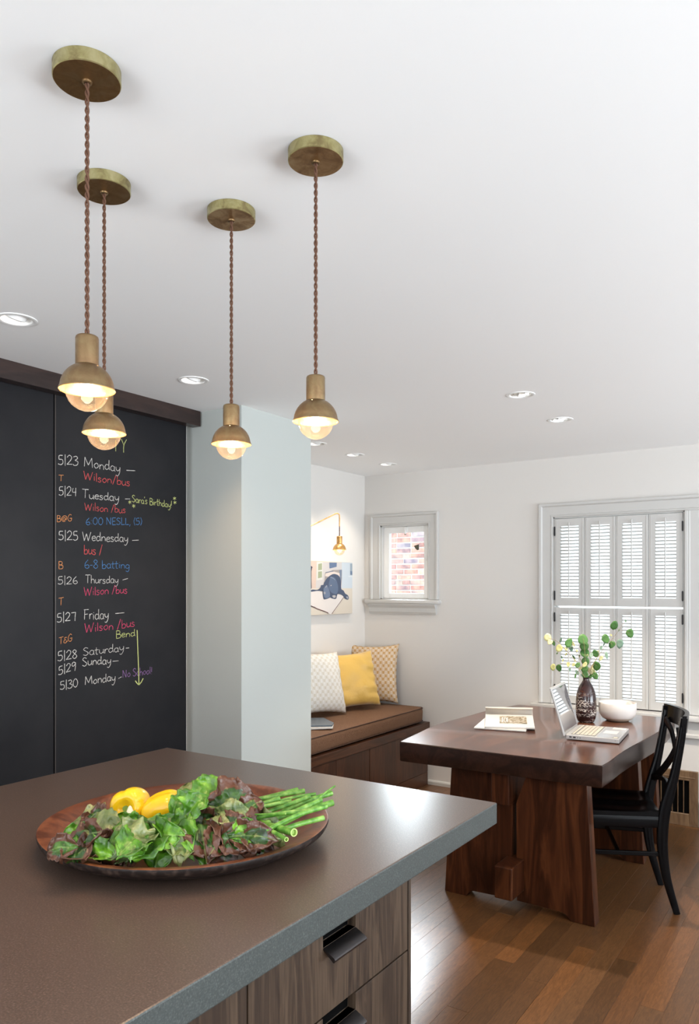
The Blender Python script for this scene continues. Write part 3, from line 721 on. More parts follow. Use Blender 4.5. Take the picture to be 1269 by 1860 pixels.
# handwriting strokes: cap height 1, x height about .55
G = {
'0':(.55,['.28,.0 .08,.25 .10,.75 .30,1 .48,.7 .46,.25 .28,.0']),
'2':(.55,['.06,.75 .25,1 .45,.8 .35,.45 .04,.02','.04,.02 .5,.05']),
'3':(.5,['.06,.9 .3,1 .42,.8 .2,.55','.2,.55 .45,.42 .4,.1 .15,.0 .02,.12']),
'4':(.5,['.12,.95 .06,.5 .42,.5','.38,1 .36,.0']),
'5':(.52,['.42,1 .12,.95 .10,.55','.10,.55 .38,.55 .44,.2 .25,.0 .03,.08']),
'6':(.5,['.36,1 .12,.6 .08,.2 .25,.0 .44,.15 .36,.42 .10,.34']),
'7':(.5,['.04,.9 .44,.95','.44,.95 .40,.5 .38,.0']),
'8':(.5,['.40,.85 .22,1 .08,.8 .25,.55 .44,.25 .26,.0 .06,.2 .24,.52 .42,.82']),
'9':(.5,['.42,.85 .22,1 .06,.75 .2,.52 .42,.75','.43,.9 .42,.4 .36,-.05']),
'|':(.22,['.11,1.1 .11,-.15']),'/':(.42,['.36,1.05 .06,-.1']),'-':(.3,['.04,.42 .26,.44']),'~':(.75,['.1,.42 .68,.46']),
'!':(.2,['.12,1 .09,.3','.08,.06 .09,.02']),"'":(.12,['.08,1 .04,.8']),',':(.2,['.12,.1 .06,-.2']),':':(.2,['.1,.62 .1,.56','.1,.12 .1,.06']),
'(':(.25,['.2,1.05 .06,.5 .18,-.08']),')':(.25,['.05,1.05 .19,.5 .05,-.08']),
'@':(.75,['.5,.6 .3,.62 .22,.35 .36,.22 .5,.36 .52,.6','.52,.6 .56,.25 .68,.5 .6,.85 .3,.9 .07,.5 .2,.08 .5,.05']),
'&':(.5,['.4,.75 .18,.78 .16,.52 .3,.45','.3,.45 .08,.38 .08,.08 .32,.05 .44,.3','.3,.2 .5,.18']),
'*':(.4,['.2,.85 .2,.15','.04,.35 .36,.7','.04,.7 .36,.35']),
'B':(.52,['.08,1 .08,.0','.08,1 .38,.92 .36,.58 .10,.54','.10,.54 .46,.42 .42,.05 .08,.0']),
'E':(.48,['.08,1 .08,.0','.08,1 .42,1','.08,.5 .36,.52','.08,.0 .44,.02']),
'F':(.5,['.1,1 .08,.0','.02,.98 .48,1','.08,.52 .38,.55']),
'G':(.6,['.5,.85 .3,1 .08,.6 .12,.15 .35,.0 .5,.2 .48,.42','.28,.42 .56,.42']),
'L':(.45,['.08,1 .08,.0','.08,.0 .42,.03']),
'M':(.8,['.06,.0 .10,1','.10,1 .38,.2','.38,.2 .66,1','.66,1 .72,.0']),
'N':(.6,['.08,.0 .08,1','.08,1 .48,.02','.48,.02 .5,1']),
'S':(.5,['.42,.88 .22,1 .06,.78 .24,.55 .44,.28 .26,.0 .03,.12']),
'T':(.55,['.02,.98 .54,1','.28,1 .25,.0']),
'W':(.85,['.04,1 .2,.0','.2,.0 .4,.8','.4,.8 .56,.0','.56,.0 .80,1']),
'Y':(.5,['.05,1 .26,.55','.48,1 .26,.55 .24,.0']),
'a':(.46,['.38,.48 .18,.54 .05,.28 .16,.02 .36,.12 .39,.5','.39,.5 .38,.14 .46,.0']),
'b':(.45,['.07,1 .07,.02','.07,.3 .22,.52 .40,.36 .34,.06 .08,.03']),
'c':(.38,['.34,.46 .16,.52 .06,.25 .18,.0 .36,.08']),
'd':(.48,['.38,.45 .18,.52 .05,.26 .16,.0 .38,.14','.40,1 .39,.3 .46,.0']),
'e':(.42,['.06,.28 .36,.32 .30,.52 .12,.46 .06,.2 .18,.0 .38,.08']),
'g':(.45,['.38,.46 .18,.54 .05,.28 .16,.04 .38,.16','.40,.5 .38,-.1 .26,-.38 .06,-.28']),
'h':(.45,['.07,1 .07,.0','.07,.3 .22,.52 .38,.36 .40,.0']),
'i':(.2,['.10,.52 .10,.0','.11,.76 .12,.70']),
'l':(.18,['.09,1 .09,.0']),
'n':(.46,['.07,.52 .07,.0','.07,.3 .22,.52 .38,.38 .40,.0']),
'o':(.46,['.24,.52 .06,.28 .2,.0 .40,.2 .34,.48 .22,.52']),
'r':(.34,['.07,.52 .07,.0','.07,.28 .18,.5 .33,.48']),
's':(.38,['.32,.48 .14,.54 .08,.38 .30,.2 .22,.0 .03,.06']),
't':(.34,['.15,.9 .14,.1 .28,.02','.01,.58 .32,.60']),
'u':(.46,['.06,.52 .08,.12 .22,.0 .38,.18','.40,.52 .40,.12 .46,.0']),
'y':(.46,['.06,.52 .10,.22 .24,.12 .38,.3','.42,.54 .38,-.05 .22,-.42 .06,-.36']),
' ':(.28,[])}
ws = [0]
hand = random.Random(3)
def write(text, p0, p1, capx, col, wdt=.0026):
    """p0, p1: ends of the base line, given as picture points on the face of the door"""
    a = at_x(p0[0], p0[1], XC); b = at_x(p1[0], p1[1], XC)
    caph = (at_x(p0[0], p0[1]-capx, XC)-a).z
    tot = sum(G[c][0] for c in text); d = (b-a)/tot; bm = bmesh.new(); x = 0
    for ch_ in text:
        w, strokes = G[ch_]; jz = hand.uniform(-.05,.05); js = hand.uniform(.93,1.05)
        for s in strokes:
            P = [tuple(map(float, q.split(','))) for q in s.split()]
            P = catmull([(u,v,0) for u, v in P], 5) if len(P) > 2 else [Vector((P[0][0]+(P[1][0]-P[0][0])*t/4, P[0][1]+(P[1][1]-P[0][1])*t/4, 0)) for t in range(5)]
            W3 = [a + d*(x+p.x) + Vector((0,0,caph*(p.y*js+jz))) for p in P]
            L_ = []; R_ = []
            for i, q in enumerate(W3):
                t = (W3[min(i+1,len(W3)-1)] - W3[max(i-1,0)])
                if t.length < 1e-9: t = Vector((0,1,0))
                t.normalize(); nn = Vector((0,-t.z,t.y)); ww = wdt*.5*hand.uniform(.75,1.25)
                ws[0] += 1; off = .0006 + .00001*(ws[0] % 7)
                L_.append(bm.verts.new((XC+off, q.y+nn.y*ww, q.z+nn.z*ww))); R_.append(bm.verts.new((XC+off, q.y-nn.y*ww, q.z-nn.z*ww)))
            for i in range(len(W3)-1): bm.faces.new((L_[i],R_[i],R_[i+1],L_[i+1]))
        x += w
    return finish('chalk_writing', bm, CH[col], doorR)
k = .2206
def A3(x,y): return (80+x*k, 780+y*k)
def A4(x,y): return (80+x*k, 1000+y*k)
for t, f, a, b, h, c in [
 ('Y',A3,(630,185),(680,190),110,'y'),('l',A3,(578,180),(600,182),90,'y'),
 ('5|23',A3,(112,285),(282,298),75,'w'),('Monday',A3,(325,302),(628,352),80,'w'),('~',A3,(665,370),(758,378),75,'w'),
 ('Wilson/bus',A3,(322,412),(708,470),70,'r'),('T',A3,(118,425),(162,427),50,'o'),
 ('5|24',A3,(118,545),(270,550),75,'w'),('Tuesday',A3,(312,560),(618,592),70,'w'),('~',A3,(658,600),(712,603),70,'w'),
 ("Sara's Birthday!",A3,(722,598),(1052,645),58,'y'),('*',A3,(690,622),(720,622),45,'y'),('*',A3,(722,652),(752,655),48,'y'),('*',A3,(1058,590),(1088,590),45,'y'),('*',A3,(1062,625),(1090,625),42,'y'),
 ('Wilson /bus',A3,(330,665),(672,690),66,'r'),('B@G',A3,(102,765),(232,755),55,'o'),('6:00 NESLL, (5)',A3,(340,785),(808,785),60,'b'),
 ('5|25',A3,(115,905),(282,912),75,'w'),('Wednesday',A3,(312,915),(692,928),72,'w'),('~',A3,(715,945),(785,945),70,'w'),
 ('bus /',A3,(325,1028),(482,1034),78,'r'),('B',A3,(115,1150),(158,1150),60,'o'),('6-8 batting',A3,(328,1145),(704,1145),68,'b'),
 ('5|26',A4,(110,278),(278,275),62,'w'),('Thursday',A4,(338,270),(612,270),66,'w'),('~',A4,(638,275),(694,262),66,'w'),
 ('Wilson /bus',A4,(325,372),(686,350),70,'p'),('T',A4,(118,452),(162,445),60,'o'),
 ('5|27',A4,(102,588),(264,578),75,'w'),('Friday',A4,(325,568),(532,560),82,'w'),('~',A4,(572,548),(668,542),70,'w'),
 ('Wilson /bus',A4,(330,678),(748,625),75,'p'),('T&G',A4,(120,775),(234,745),58,'o'),('Bend',A4,(588,722),(750,702),60,'y'),
 ('5|28',A4,(108,912),(274,885),75,'w'),('Saturday',A4,(318,868),(658,825),68,'w'),('-',A4,(668,830),(704,828),66,'w'),
 ('5|29',A4,(115,1025),(264,982),70,'w'),('Sunday',A4,(312,952),(552,930),72,'w'),('~',A4,(555,940),(618,938),66,'w'),
 ('5|30',A4,(128,1142),(280,1125),70,'w'),('Monday',A4,(333,1108),(588,1070),72,'w'),('-',A4,(606,1080),(642,1062),66,'w'),
 ('No School!',A4,(643,1048),(890,1015),64,'v')]:
    write(t, f(*a), f(*b), h*k, c, .0030 if h > 68 else .0026)
# the long yellow arrow
bm = bmesh.new()
for P in (((765,655),(770,800),(776,950),(780,1105)), ((750,1072),(764,1092),(780,1106)), ((780,1106),(800,1082),(815,1052))):
    W3 = [at_x(*A4(*q), XC) for q in P]
    for p, q in zip(W3, W3[1:]):
        t = (q-p).normalized(); nn = Vector((0,-t.z,t.y))*.0026
        vs = [bm.verts.new((XC+.0008, v.y, v.z)) for v in (p+nn, p-nn, q-nn, q+nn)]; bm.faces.new(vs)
finish('chalk_arrow', bm, CH['y'], doorR)

# ------------------------------------------------------------------ kitchen island
XI = -.872; IY1 = 1.560
isl = empty('island_cabinet', (-1.53, 0.5, 0), 'walnut-fronted kitchen island cabinet with deep drawers and dark tab pulls', 'cabinet')
bm = bmesh.new()
bbox(bm, -2.17, XI-.021, -.6, IY1-.014, .08, .849); bbox(bm, -2.14, XI-.07, -.6, IY1-.06, 0, .08)
finish('body', bm, M['drawer'], isl)
box('side_panel', -2.175, XI+.001, IY1-.013, IY1, 0, .849, M['drawer'], isl, .001)
DY = [(.990, IY1-.0155), (.40,.986), (-.19,.396)]
DZ = [(.680,.848),(.385,.676),(.090,.381)]
def drawer_front(y0, y1, z0, z1, cut):
    # front board with a notch in its top edge for the tab pull; cut = (ya, yb, zc)
    ya, yb, zc = cut; poly = [(y0,z0),(y1,z0),(y1,z1),(yb,z1),(yb,zc),(ya,zc),(ya,z1),(y0,z1)]
    d = prism('drawer', poly, 'x', XI-.020, XI, M['drawer'], isl, .0008)
    box('notch_shade', XI-.0206, XI-.0201, ya, yb, zc-.004, z1, M['dark'], d)  # black sheet stands in for the shade behind the notch
    # folded metal tab: plate leaning out and curling under
    bm = bmesh.new(); sec = [(-.018,0),(.0,.0),(.020,-.010),(.026,-.013),(.0285,-.0165),(.0270,-.0215),(.0235,-.0225),(.0205,-.0195),(.0,-.003),(-.018,-.003)]
    A = [bm.verts.new((XI+u, ya+.001, zc+v)) for u, v in sec]; B = [bm.verts.new((XI+u, yb-.001, zc+v)) for u, v in sec]
    n = len(sec)
    for i in range(n): bm.faces.new((A[i],A[(i+1)%n],B[(i+1)%n],B[i]))
    bm.faces.new(A); bm.faces.new(B[::-1]); finish('tab_pull', bm, M['steel'], d, True, 30)
for j, (y0,y1) in enumerate(DY):
    for (z0,z1) in DZ:
        ym = 1.267 if j == 0 else (y0+y1)/2
        drawer_front(y0, y1, z0, z1, (ym-.0585, ym+.0585, z1-.034))
# worktop slab: polished top, rougher edge with cool side light painted grey
bm = bmesh.new(); bbox(bm, -2.20, -.855, -.70, 2.031, .8502, .91, .0035)
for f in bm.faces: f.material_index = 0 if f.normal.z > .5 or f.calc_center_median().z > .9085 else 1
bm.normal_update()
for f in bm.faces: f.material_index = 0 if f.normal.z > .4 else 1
tag(finish('island_worktop', bm, [M['counter'], M['counter_edge']]), 'thick brown-grey speckled stone worktop on the kitchen island', 'worktop')

# ------------------------------------------------------------------ wooden tray
TC = Vector((-1.352,1.315,.91)); TR = .340
tray = empty('wooden_tray', TC, 'large round worn wooden dough tray heaped with vegetables on the island', 'tray')
prof_in = [(0,.012),(.18,.013),(.245,.018),(.285,.034),(.315,.048),(.336,.0525),(TR,.0515)]
prof_out = [(TR,.0515),(TR+.001,.046),(TR-.004,.036),(.30,.016),(.26,.004),(.235,.0),(0,0)]
bm = bmesh.new(); blathe(bm, prof_in, (0,0,0), 96); bmesh.ops.translate(bm, verts=bm.verts[:], vec=TC)
for v in bm.verts:
    v.co.z += .0018*noise.noise(v.co*9)
finish('tray_inside', bm, M['tray'], tray, True, 60)
bm = bmesh.new(); blathe(bm, prof_out, (0,0,0), 96); bmesh.ops.translate(bm, verts=bm.verts[:], vec=TC)
for v in bm.verts:
    r = (v.co.xy-TC.xy).length
    if r > TR-.002 and v.co.z > .95: v.co.z += .0018*noise.noise(Vector((v.co.x,v.co.y,v.co.z))*9)
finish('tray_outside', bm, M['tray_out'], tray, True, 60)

# ---- vegetables
def pepper(name, c, r, up, label, seed):
    rr = random.Random(seed); root = empty(name, c - Vector((0,0,r*.86)), label, 'pepper', 'yellow peppers in the tray')
    bm = bmesh.new(); U, V = 48, 28; rings = []; ph = [rr.uniform(-.15,.15) for _ in range(4)]
    rot = Vector((0,0,1)).rotation_difference(up.normalized()).to_matrix().to_4x4()
    for j in range(V+1):
        th = math.pi*j/V; ring = []
        for i in range(U):
            a = 2*math.pi*i/U; lob = abs(math.cos(2*a + ph[0]))**.55
            k_ = 1 - .17*(1-lob)*math.sin(th)**.6
            rad = r*k_*math.sin(th)**.72*(1.0 + .07*math.cos(th))
            z = r*1.06*math.cos(th)
            z -= r*.42*math.exp(-(rad/(r*.38))**2)*(1 if th < math.pi/2 else -1)*(.9 if th < math.pi/2 else .55)
            z += r*.10*lob*math.sin(th)**2*(1 if th < math.pi/2 else -.6)
            ring.append(bm.verts.new((rad*math.cos(a), rad*math.sin(a), z)))
        rings.append(ring)
    for A, B in zip(rings, rings[1:]):
        for i in range(U): bm.faces.new((A[i],A[(i+1)%U],B[(i+1)%U],B[i]))
    bmesh.ops.remove_doubles(bm, verts=bm.verts[:], dist=.0004)
    bmesh.ops.transform(bm, matrix=Matrix.Translation(c) @ rot, verts=bm.verts[:]); finish('body', bm, M['pepper'], root, True, 0)
    bm = bmesh.new(); z0 = r*.60
    btube(bm, catmull([(0,0,z0),(.001,0,z0+.012),(.004,.002,z0+.026),(.010,.005,z0+.038)],4), [.009,.0075,.006,.0052,.005,.005,.005,.005,.005,.0052,.0056,.006,.0065][:13], 10)
    blathe(bm, [(0,z0+.004),(.008,z0+.004),(.014,z0-.002),(.010,z0-.006)], (0,0,0), 16)
    bmesh.ops.transform(bm, matrix=Matrix.Translation(c) @ rot, verts=bm.verts[:]); finish('stem', bm, M['pepper_stem'], root, True, 50)
view = lambda p: (Vector((0,0,EYE)) - p).normalized()
p1 = at_z(240,1466,.985); pepper('yellow_pepper', p1, .049, Vector((.42,-.85,.22)), 'yellow bell pepper with its green stem turned to the camera', 1)
p2 = at_z(298,1475,.985); pepper('yellow_pepper', p2, .050, Vector((.75,.5,.30)), 'yellow bell pepper half hidden by green lettuce leaves', 2)
on = at_z(236,1494,.975)
tag(lathe('white_onion', [(0,-.026),(.010,-.0255),(.022,-.018),(.027,-.004),(.025,.010),(.016,.020),(.008,.026),(.004,.036),(0,.040)], on, M['onion'], None, 32), 'white onion showing between the lettuce and the peppers', 'onion')

# scallions: hollow green stalks, cut ends to the right
SCE = [((850,143),(420,228),1.000,11),((900,155),(560,230),1.004,13),((985,178),(620,262),1.006,9),((708,212),(410,300),1.028,14),((738,243),(470,318),1.024,11),
       ((800,235),(560,300),1.014,13),((940,198),(560,318),1.022,12),((1132,118),(1030,205),1.032,5),((1108,172),(860,268),1.016,14),((1030,222),(760,325),1.024,13),
       ((1116,245),(900,330),1.008,17),((945,307),(600,360),1.022,13),((755,328),(480,322),1.036,5),((1068,273),(700,410),1.030,13),((1048,362),(760,455),1.010,14),
       ((820,475),(520,370),1.014,21),((762,528),(560,440),1.008,12)]
SCL = ['scallion lying farthest back in the bundle, along the tray rim','scallion second from the back of the bundle','scallion third from the back, its end cut level with the rim',
 'shorter scallion whose open end stops nearest the lettuce','scallion with an open end just below the shortest one','short scallion end peeping out between longer stalks','bright long scallion crossing the middle of the bundle with an open end',
 'thin pointed scallion tip reaching farthest right and highest','thick scallion directly under the thin pointed tip','scallion with a wide open end in the right middle of the bundle','blunt thick scallion with a closed end at the far right of the bundle',
 'scallion half hidden under the long crossing stalk','thinnest pale scallion with a tiny open end','long pale scallion with an open ring end lying on top, lower right','lowest long scallion resting on the right tray rim',
 'thickest scallion, cut short in front of the bundle','small scallion stub at the very front of the bundle']
for i, ((ex,ey),(sx,sy),zz,rp) in enumerate(SCE):
    kk = .2364; e = at_z(340+ex*kk, 1400+ey*kk, zz); s0 = at_z(340+sx*kk, 1400+sy*kk, zz-.014)
    dirv = (e-s0); s0 = s0 - dirv*(.25 if dirv.length > .12 else .9); s0.z = max(s0.z-.004, .965)
    r = rp*1.5*.2364/ (FPX/ (-_s*e.x+_c*e.y)) ; mid = (s0+e)/2 + Vector((0,0,.006 if i % 3 else -.002))
    pts = catmull([s0, mid, e], 7); n = len(pts)
    bm = bmesh.new(); rg = btube(bm, pts, [r*.8 + .2*r*j/(n-1) for j in range(n)], 12, 0, False)
    bm.faces.new(rg[0]); t = (pts[-1]-pts[-2]).normalized()
    inner = [bm.verts.new(pts[-1] + (v.co-pts[-1])*.74) for v in rg[-1]]; deep = [bm.verts.new(v.co - t*.009) for v in inner]
    q = len(inner)
    for j in range(q):
        bm.faces.new((rg[-1][j],rg[-1][(j+1)%q],inner[(j+1)%q],inner[j])).material_index = 1
        bm.faces.new((inner[j],inner[(j+1)%q],deep[(j+1)%q],deep[j])).material_index = 1
    bm.faces.new(deep).material_index = 1
    tag(finish('scallion', bm, [M['scallion'], M['scallion_in']], None, True, 50), SCL[i], 'scallion', 'bundle of scallions in the tray')

def leaf(parent, base, dirv, up, L, Wd, seed, m, curl=.25, ruf=1.0, cup=.35, back=0.0):
    rr = random.Random(seed); d = dirv.normalized(); side = d.cross(up).normalized(); nn = side.cross(d).normalized()
    NU, NV = 18, 22; bm = bmesh.new(); uvl = bm.loops.layers.uv.new('uv'); V = []; UV = {}
    f1, f2, p1_, p2_ = rr.uniform(4,6), rr.uniform(8,12), rr.uniform(0,6), rr.uniform(0,6); off = Vector((rr.uniform(0,50),rr.uniform(0,50),0))
    for j in range(NV+1):
        t = j/NV; w = Wd*.5*math.sin(math.pi*(t*.74+.16))**.5; w *= .3+.7*min(1, t*2.6)
        if t > .86: w *= max(.06, 1-((t-.86)/.14)**2)**.5
        bend = curl*t*t + back*t**3
        cen = base + d*(L*(t - .25*bend*t)) - nn*(L*bend*t)
        row = []
        for i in range(NU+1):
            s = 2*i/NU-1; e = abs(s)
            ed = max(e, (t-.55)/.45 if t > .55 else 0)
            h = cup*w*(e**2) + ruf*L*.055*(ed**2.2)*(math.sin(f1*t*2*math.pi*.5+p1_+(s>0)*1.7)+.55*math.sin(f2*t*math.pi+p2_+s*2))
            h += L*(.15*noise.noise(Vector((s*1.7,t*2.6,0))+off) + .045*noise.noise(Vector((s*4.2,t*6.0,3))+off))
            sh = w*s*(1-.12*cup) * (1+.05*math.sin(f2*t*math.pi*1.3+p1_)*(e**3))
            q = cen + side*sh + nn*h
            if q.z < .932: q.z = .932 + (q.z-.932)*.05
            rad = (q.xy - TC.xy).length
            if rad > .295 and q.z < .966: q.z = .966 + .2*(rad-.295)
            v = bm.verts.new(q); row.append(v); UV[v] = (e, ed)
        V.append(row)
    for j in range(NV):
        for i in range(NU):
            f = bm.faces.new((V[j][i],V[j][i+1],V[j+1][i+1],V[j+1][i]))
            for lp in f.loops: lp[uvl].uv = UV[lp.vert]
    o = finish('leaf', bm, m, parent, True, 0)
    so = o.modifiers.new('thickness','SOLIDIFY'); so.thickness = .0009
    return o
TOC = Vector((_s,-_c,0))         # towards the camera on the floor plan
RT = Vector((_c,_s,0))
def VD(r, t, u): return RT*r + TOC*t + Vector((0,0,u))
# each lettuce: root object at its heart, leaves described by picture position, direction (right, towards camera, up)
def head(label, cpx, z, leaves, seed, spread=1.0):
    c = at_z(cpx[0], cpx[1], z); h = empty('lettuce', Vector((c.x,c.y,.93)), label, 'lettuce', 'lettuces in the tray')
    for i, (px, py, zz, dv, uv_, L, Wd, mk, curl, ruf) in enumerate(leaves):
        b = at_z(px, py, zz); leaf(h, b, VD(*dv), VD(*uv_), L*.92, Wd*.95, seed*100+i, M[mk], curl, ruf*1.25)
    # small crumpled inner leaves
    rr = random.Random(seed*7); kinds = {3:('let_red','let_red','let_green','let_pale'),4:('let_green','let_green','let_green','let_pale'),5:('let_red','let_green','let_red','let_red')}[seed]
    for i in range(9):
        px = cpx[0] + rr.uniform(-48,48)*spread; py = cpx[1] + rr.uniform(-4,28); zz = .975 + rr.uniform(0,.03) + (1510-py)*.0004
        a = rr.uniform(-2.9,.2); dv = VD(math.cos(a)*1.0, -math.sin(a)*.8, rr.uniform(.05,.5))
        leaf(h, at_z(px,py,zz), dv, VD(rr.uniform(-.4,.4), .8, rr.uniform(.3,.8)), rr.uniform(.055,.085), rr.uniform(.05,.075), seed*1000+i, M[rr.choice(kinds)], rr.uniform(.4,.9), rr.uniform(1.1,1.7))
    return h
head('loose red-tinged lettuce spilling over the left side of the tray', (175,1520), .96, [
  (205,1500,.975,(-.9,-.1,.25),(0,.5,.9),.12,.085,'let_pale',.35,1.0),
  (210,1515,.985,(-.8,.3,.05),(.2,.3,.9),.13,.09,'let_red',.4,1.1),
  (215,1530,.975,(-.8,.75,-.05),(-.1,.5,.9),.14,.095,'let_red',.45,1.1),
  (190,1500,.985,(-.7,-.5,.4),(.1,.8,.6),.085,.07,'let_red',.3,1.2),
  (222,1520,.985,(-.6,.1,.30),(.0,.7,.7),.10,.10,'let_pale',.5,.8),
  (185,1535,.965,(-.75,.55,.05),(.1,.6,.8),.10,.075,'let_green',.5,1.1),
  (230,1530,.97,(-.35,.9,.0),(.0,.5,.85),.11,.085,'let_red',.5,1.2),
  (240,1528,.975,(-.1,.8,.1),(.3,.6,.7),.085,.07,'let_pale',.5,1.2),
  (255,1535,.965,(-.25,.9,.0),(-.3,.5,.8),.085,.08,'let_red',.5,1.1),
  (180,1520,.962,(-.95,.25,.2),(.1,.7,.7),.09,.06,'let_green',.2,1.3),
  (246,1518,.972,(-.3,.1,.35),(.1,.9,.4),.07,.06,'let_green',.3,1.4)], 3)
head('bright green lettuce in the middle of the tray', (285,1515), .97, [
  (300,1500,.985,(-.5,.7,.15),(.0,.5,.9),.14,.10,'let_green',.5,1.2),
  (290,1505,.995,(-.1,.9,.1),(.2,.5,.8),.13,.10,'let_green',.5,1.2),
  (300,1495,1.00,(.5,.75,.15),(.0,.5,.9),.13,.09,'let_green',.5,1.1),
  (310,1490,1.005,(.55,-.4,.5),(-.2,.7,.6),.11,.085,'let_green',.3,1.0),
  (265,1518,.975,(-.3,.85,.1),(-.2,.5,.8),.11,.08,'let_green',.5,1.4),
  (275,1515,.980,(-.55,.3,.25),(.1,.8,.6),.09,.075,'let_green',.4,1.5),
  (285,1520,.985,(.2,.5,.25),(.0,.9,.5),.08,.08,'let_green',.6,1.5),
  (318,1505,.995,(.45,.9,-.1),(.4,.4,.8),.11,.075,'let_pale',.4,1.1),
  (330,1490,1.01,(.35,.1,.5),(-.4,.8,.4),.08,.07,'let_green',.3,1.3),
  (300,1525,.975,(.0,.95,.0),(.1,.5,.9),.09,.09,'let_green',.5,1.4),
  (255,1520,.975,(-.5,.6,.1),(.0,.6,.8),.08,.07,'let_green',.4,1.4)], 4)
head('dark red-leaf lettuce in front of the scallions', (410,1500), .97, [
  (350,1480,1.00,(.6,-.2,.5),(-.1,.8,.55),.14,.13,'let_green',.6,.7),
  (375,1470,1.015,(.8,.1,.25),(.0,.75,.65),.13,.14,'let_red',.7,.8),
  (365,1495,.995,(.2,.9,.1),(.0,.5,.85),.13,.10,'let_red',.5,1.1),
  (400,1490,1.00,(.6,.7,.0),(.1,.5,.85),.15,.11,'let_red',.5,1.1),
  (420,1500,.99,(.9,.25,.0),(.0,.6,.8),.14,.095,'let_pale',.35,1.0),
  (430,1485,1.01,(.5,-.1,.4),(-.3,.8,.4),.075,.06,'let_red',.3,1.2),
  (395,1475,1.02,(.5,.5,.15),(.2,.8,.5),.09,.07,'let_pale',.6,1.1),
  (345,1505,.985,(-.2,.95,.0),(.1,.5,.8),.12,.09,'let_red',.5,1.1),
  (390,1520,.97,(.4,.9,-.1),(.0,.4,.9),.10,.09,'let_red',.4,1.2),
  (420,1520,.965,(.85,.5,-.05),(.0,.5,.85),.12,.085,'let_red',.4,1.0),
  (375,1530,.958,(.2,.97,.0),(.1,.4,.9),.09,.07,'let_green',.3,.8),
  (440,1505,.99,(.75,-.25,.3),(-.1,.9,.4),.085,.06,'let_red',.4,1.3),
  (360,1470,1.00,(-.3,-.2,.6),(.1,.9,.3),.09,.07,'let_pale',.5,1.1)], 5)

# ------------------------------------------------------------------ dining table
TZ = .742; Y0 = 3.375
tab = empty('dining_table', (-1.42, 4.1, 0), 'dark walnut slab dining table with live edges and trestle legs', 'table')
Lp = [(-1.930,3.340),(-1.950,3.46),(-1.968,3.60),(-1.990,3.76),(-1.999,3.92),(-1.990,4.10),(-1.978,4.25),(-1.968,4.42),(-1.950,4.60),(-1.900,4.80),(-1.880,4.845)]
Rp = [(-.935,3.380),(-.930,3.50),(-.932,3.66),(-.926,3.87),(-.914,4.05),(-.905,4.22),(-.902,4.35),(-.905,4.55),(-.912,4.70),(-.918,4.852)]
out = [(x,y) for x,y in Lp] + [(x,y) for x,y in Rp[::-1]]
out = [tuple(v[:2]) for v in catmull([(x,y,0) for x,y in Lp],3)] + [tuple(v[:2]) for v in catmull([(x,y,0) for x,y in Rp[::-1]],3)]
bm = bmesh.new(); n = len(out); levels = [(TZ,-.004),(TZ-.004,0),(TZ-.045,.003),(TZ-.092,.0),(TZ-.098,-.005)]
cen = Vector((-1.42,4.1)); rings = []
for li, (z, o) in enumerate(levels):
    ring = []
    for i, (x,y) in enumerate(out):
        v = Vector((x,y))-cen; v = v.normalized()*o
        if 0 < li < 4: v += v.normalized()*0 if v.length == 0 else Vector((0,0))
        wob = .004*noise.noise(Vector((x*4,y*4,z*14))) if 0 < li < 4 else 0
        ring.append(bm.verts.new((x+v.x+wob, y+v.y, z + (.0015*noise.noise(Vector((x*3,y*3,0))) if li < 2 else 0))))
    rings.append(ring)
for A, B in zip(rings, rings[1:]):
    for i in range(n): bm.faces.new((A[i],A[(i+1)%n],B[(i+1)%n],B[i]))
bm.faces.new(rings[0]); bm.faces.new(rings[-1][::-1])
bm.normal_update()
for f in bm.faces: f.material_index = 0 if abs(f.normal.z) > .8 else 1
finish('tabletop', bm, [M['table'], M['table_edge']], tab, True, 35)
def trestle(y, hb=.0):
    yb = y+.072; zt = TZ-.099
    lf = [(-1.729,0),(-1.612,0),(-1.604,.012),(-1.592,.030),(-1.572,.036),(-1.376,.036),(-1.376,.24),(-1.372,.40),(-1.374,zt),(-1.692,zt)]
    rt = [(-.983,0),(-1.093,0),(-1.101,.012),(-1.113,.030),(-1.133,.036),(-1.350,.036),(-1.350,.24),(-1.353,.50),(-1.300,zt),(-1.020,zt)]
    for q in (lf, rt): prism('leg', q, 'y', y, yb, M['table_leg'], tab, .003)
trestle(3.441); trestle(4.372); trestle(4.770)
def blockbeam(name, x0,x1,y0,y1,z0,z1):
    box(name, x0,x1,y0,y1,z0,z1, M['table_leg'], tab, .006)
blockbeam('lower_stretcher', -1.400,-1.314, 3.290, 4.845, .090, .240)
blockbeam('upper_stretcher', -1.462,-1.370, 3.395, 4.845, .490, .642)

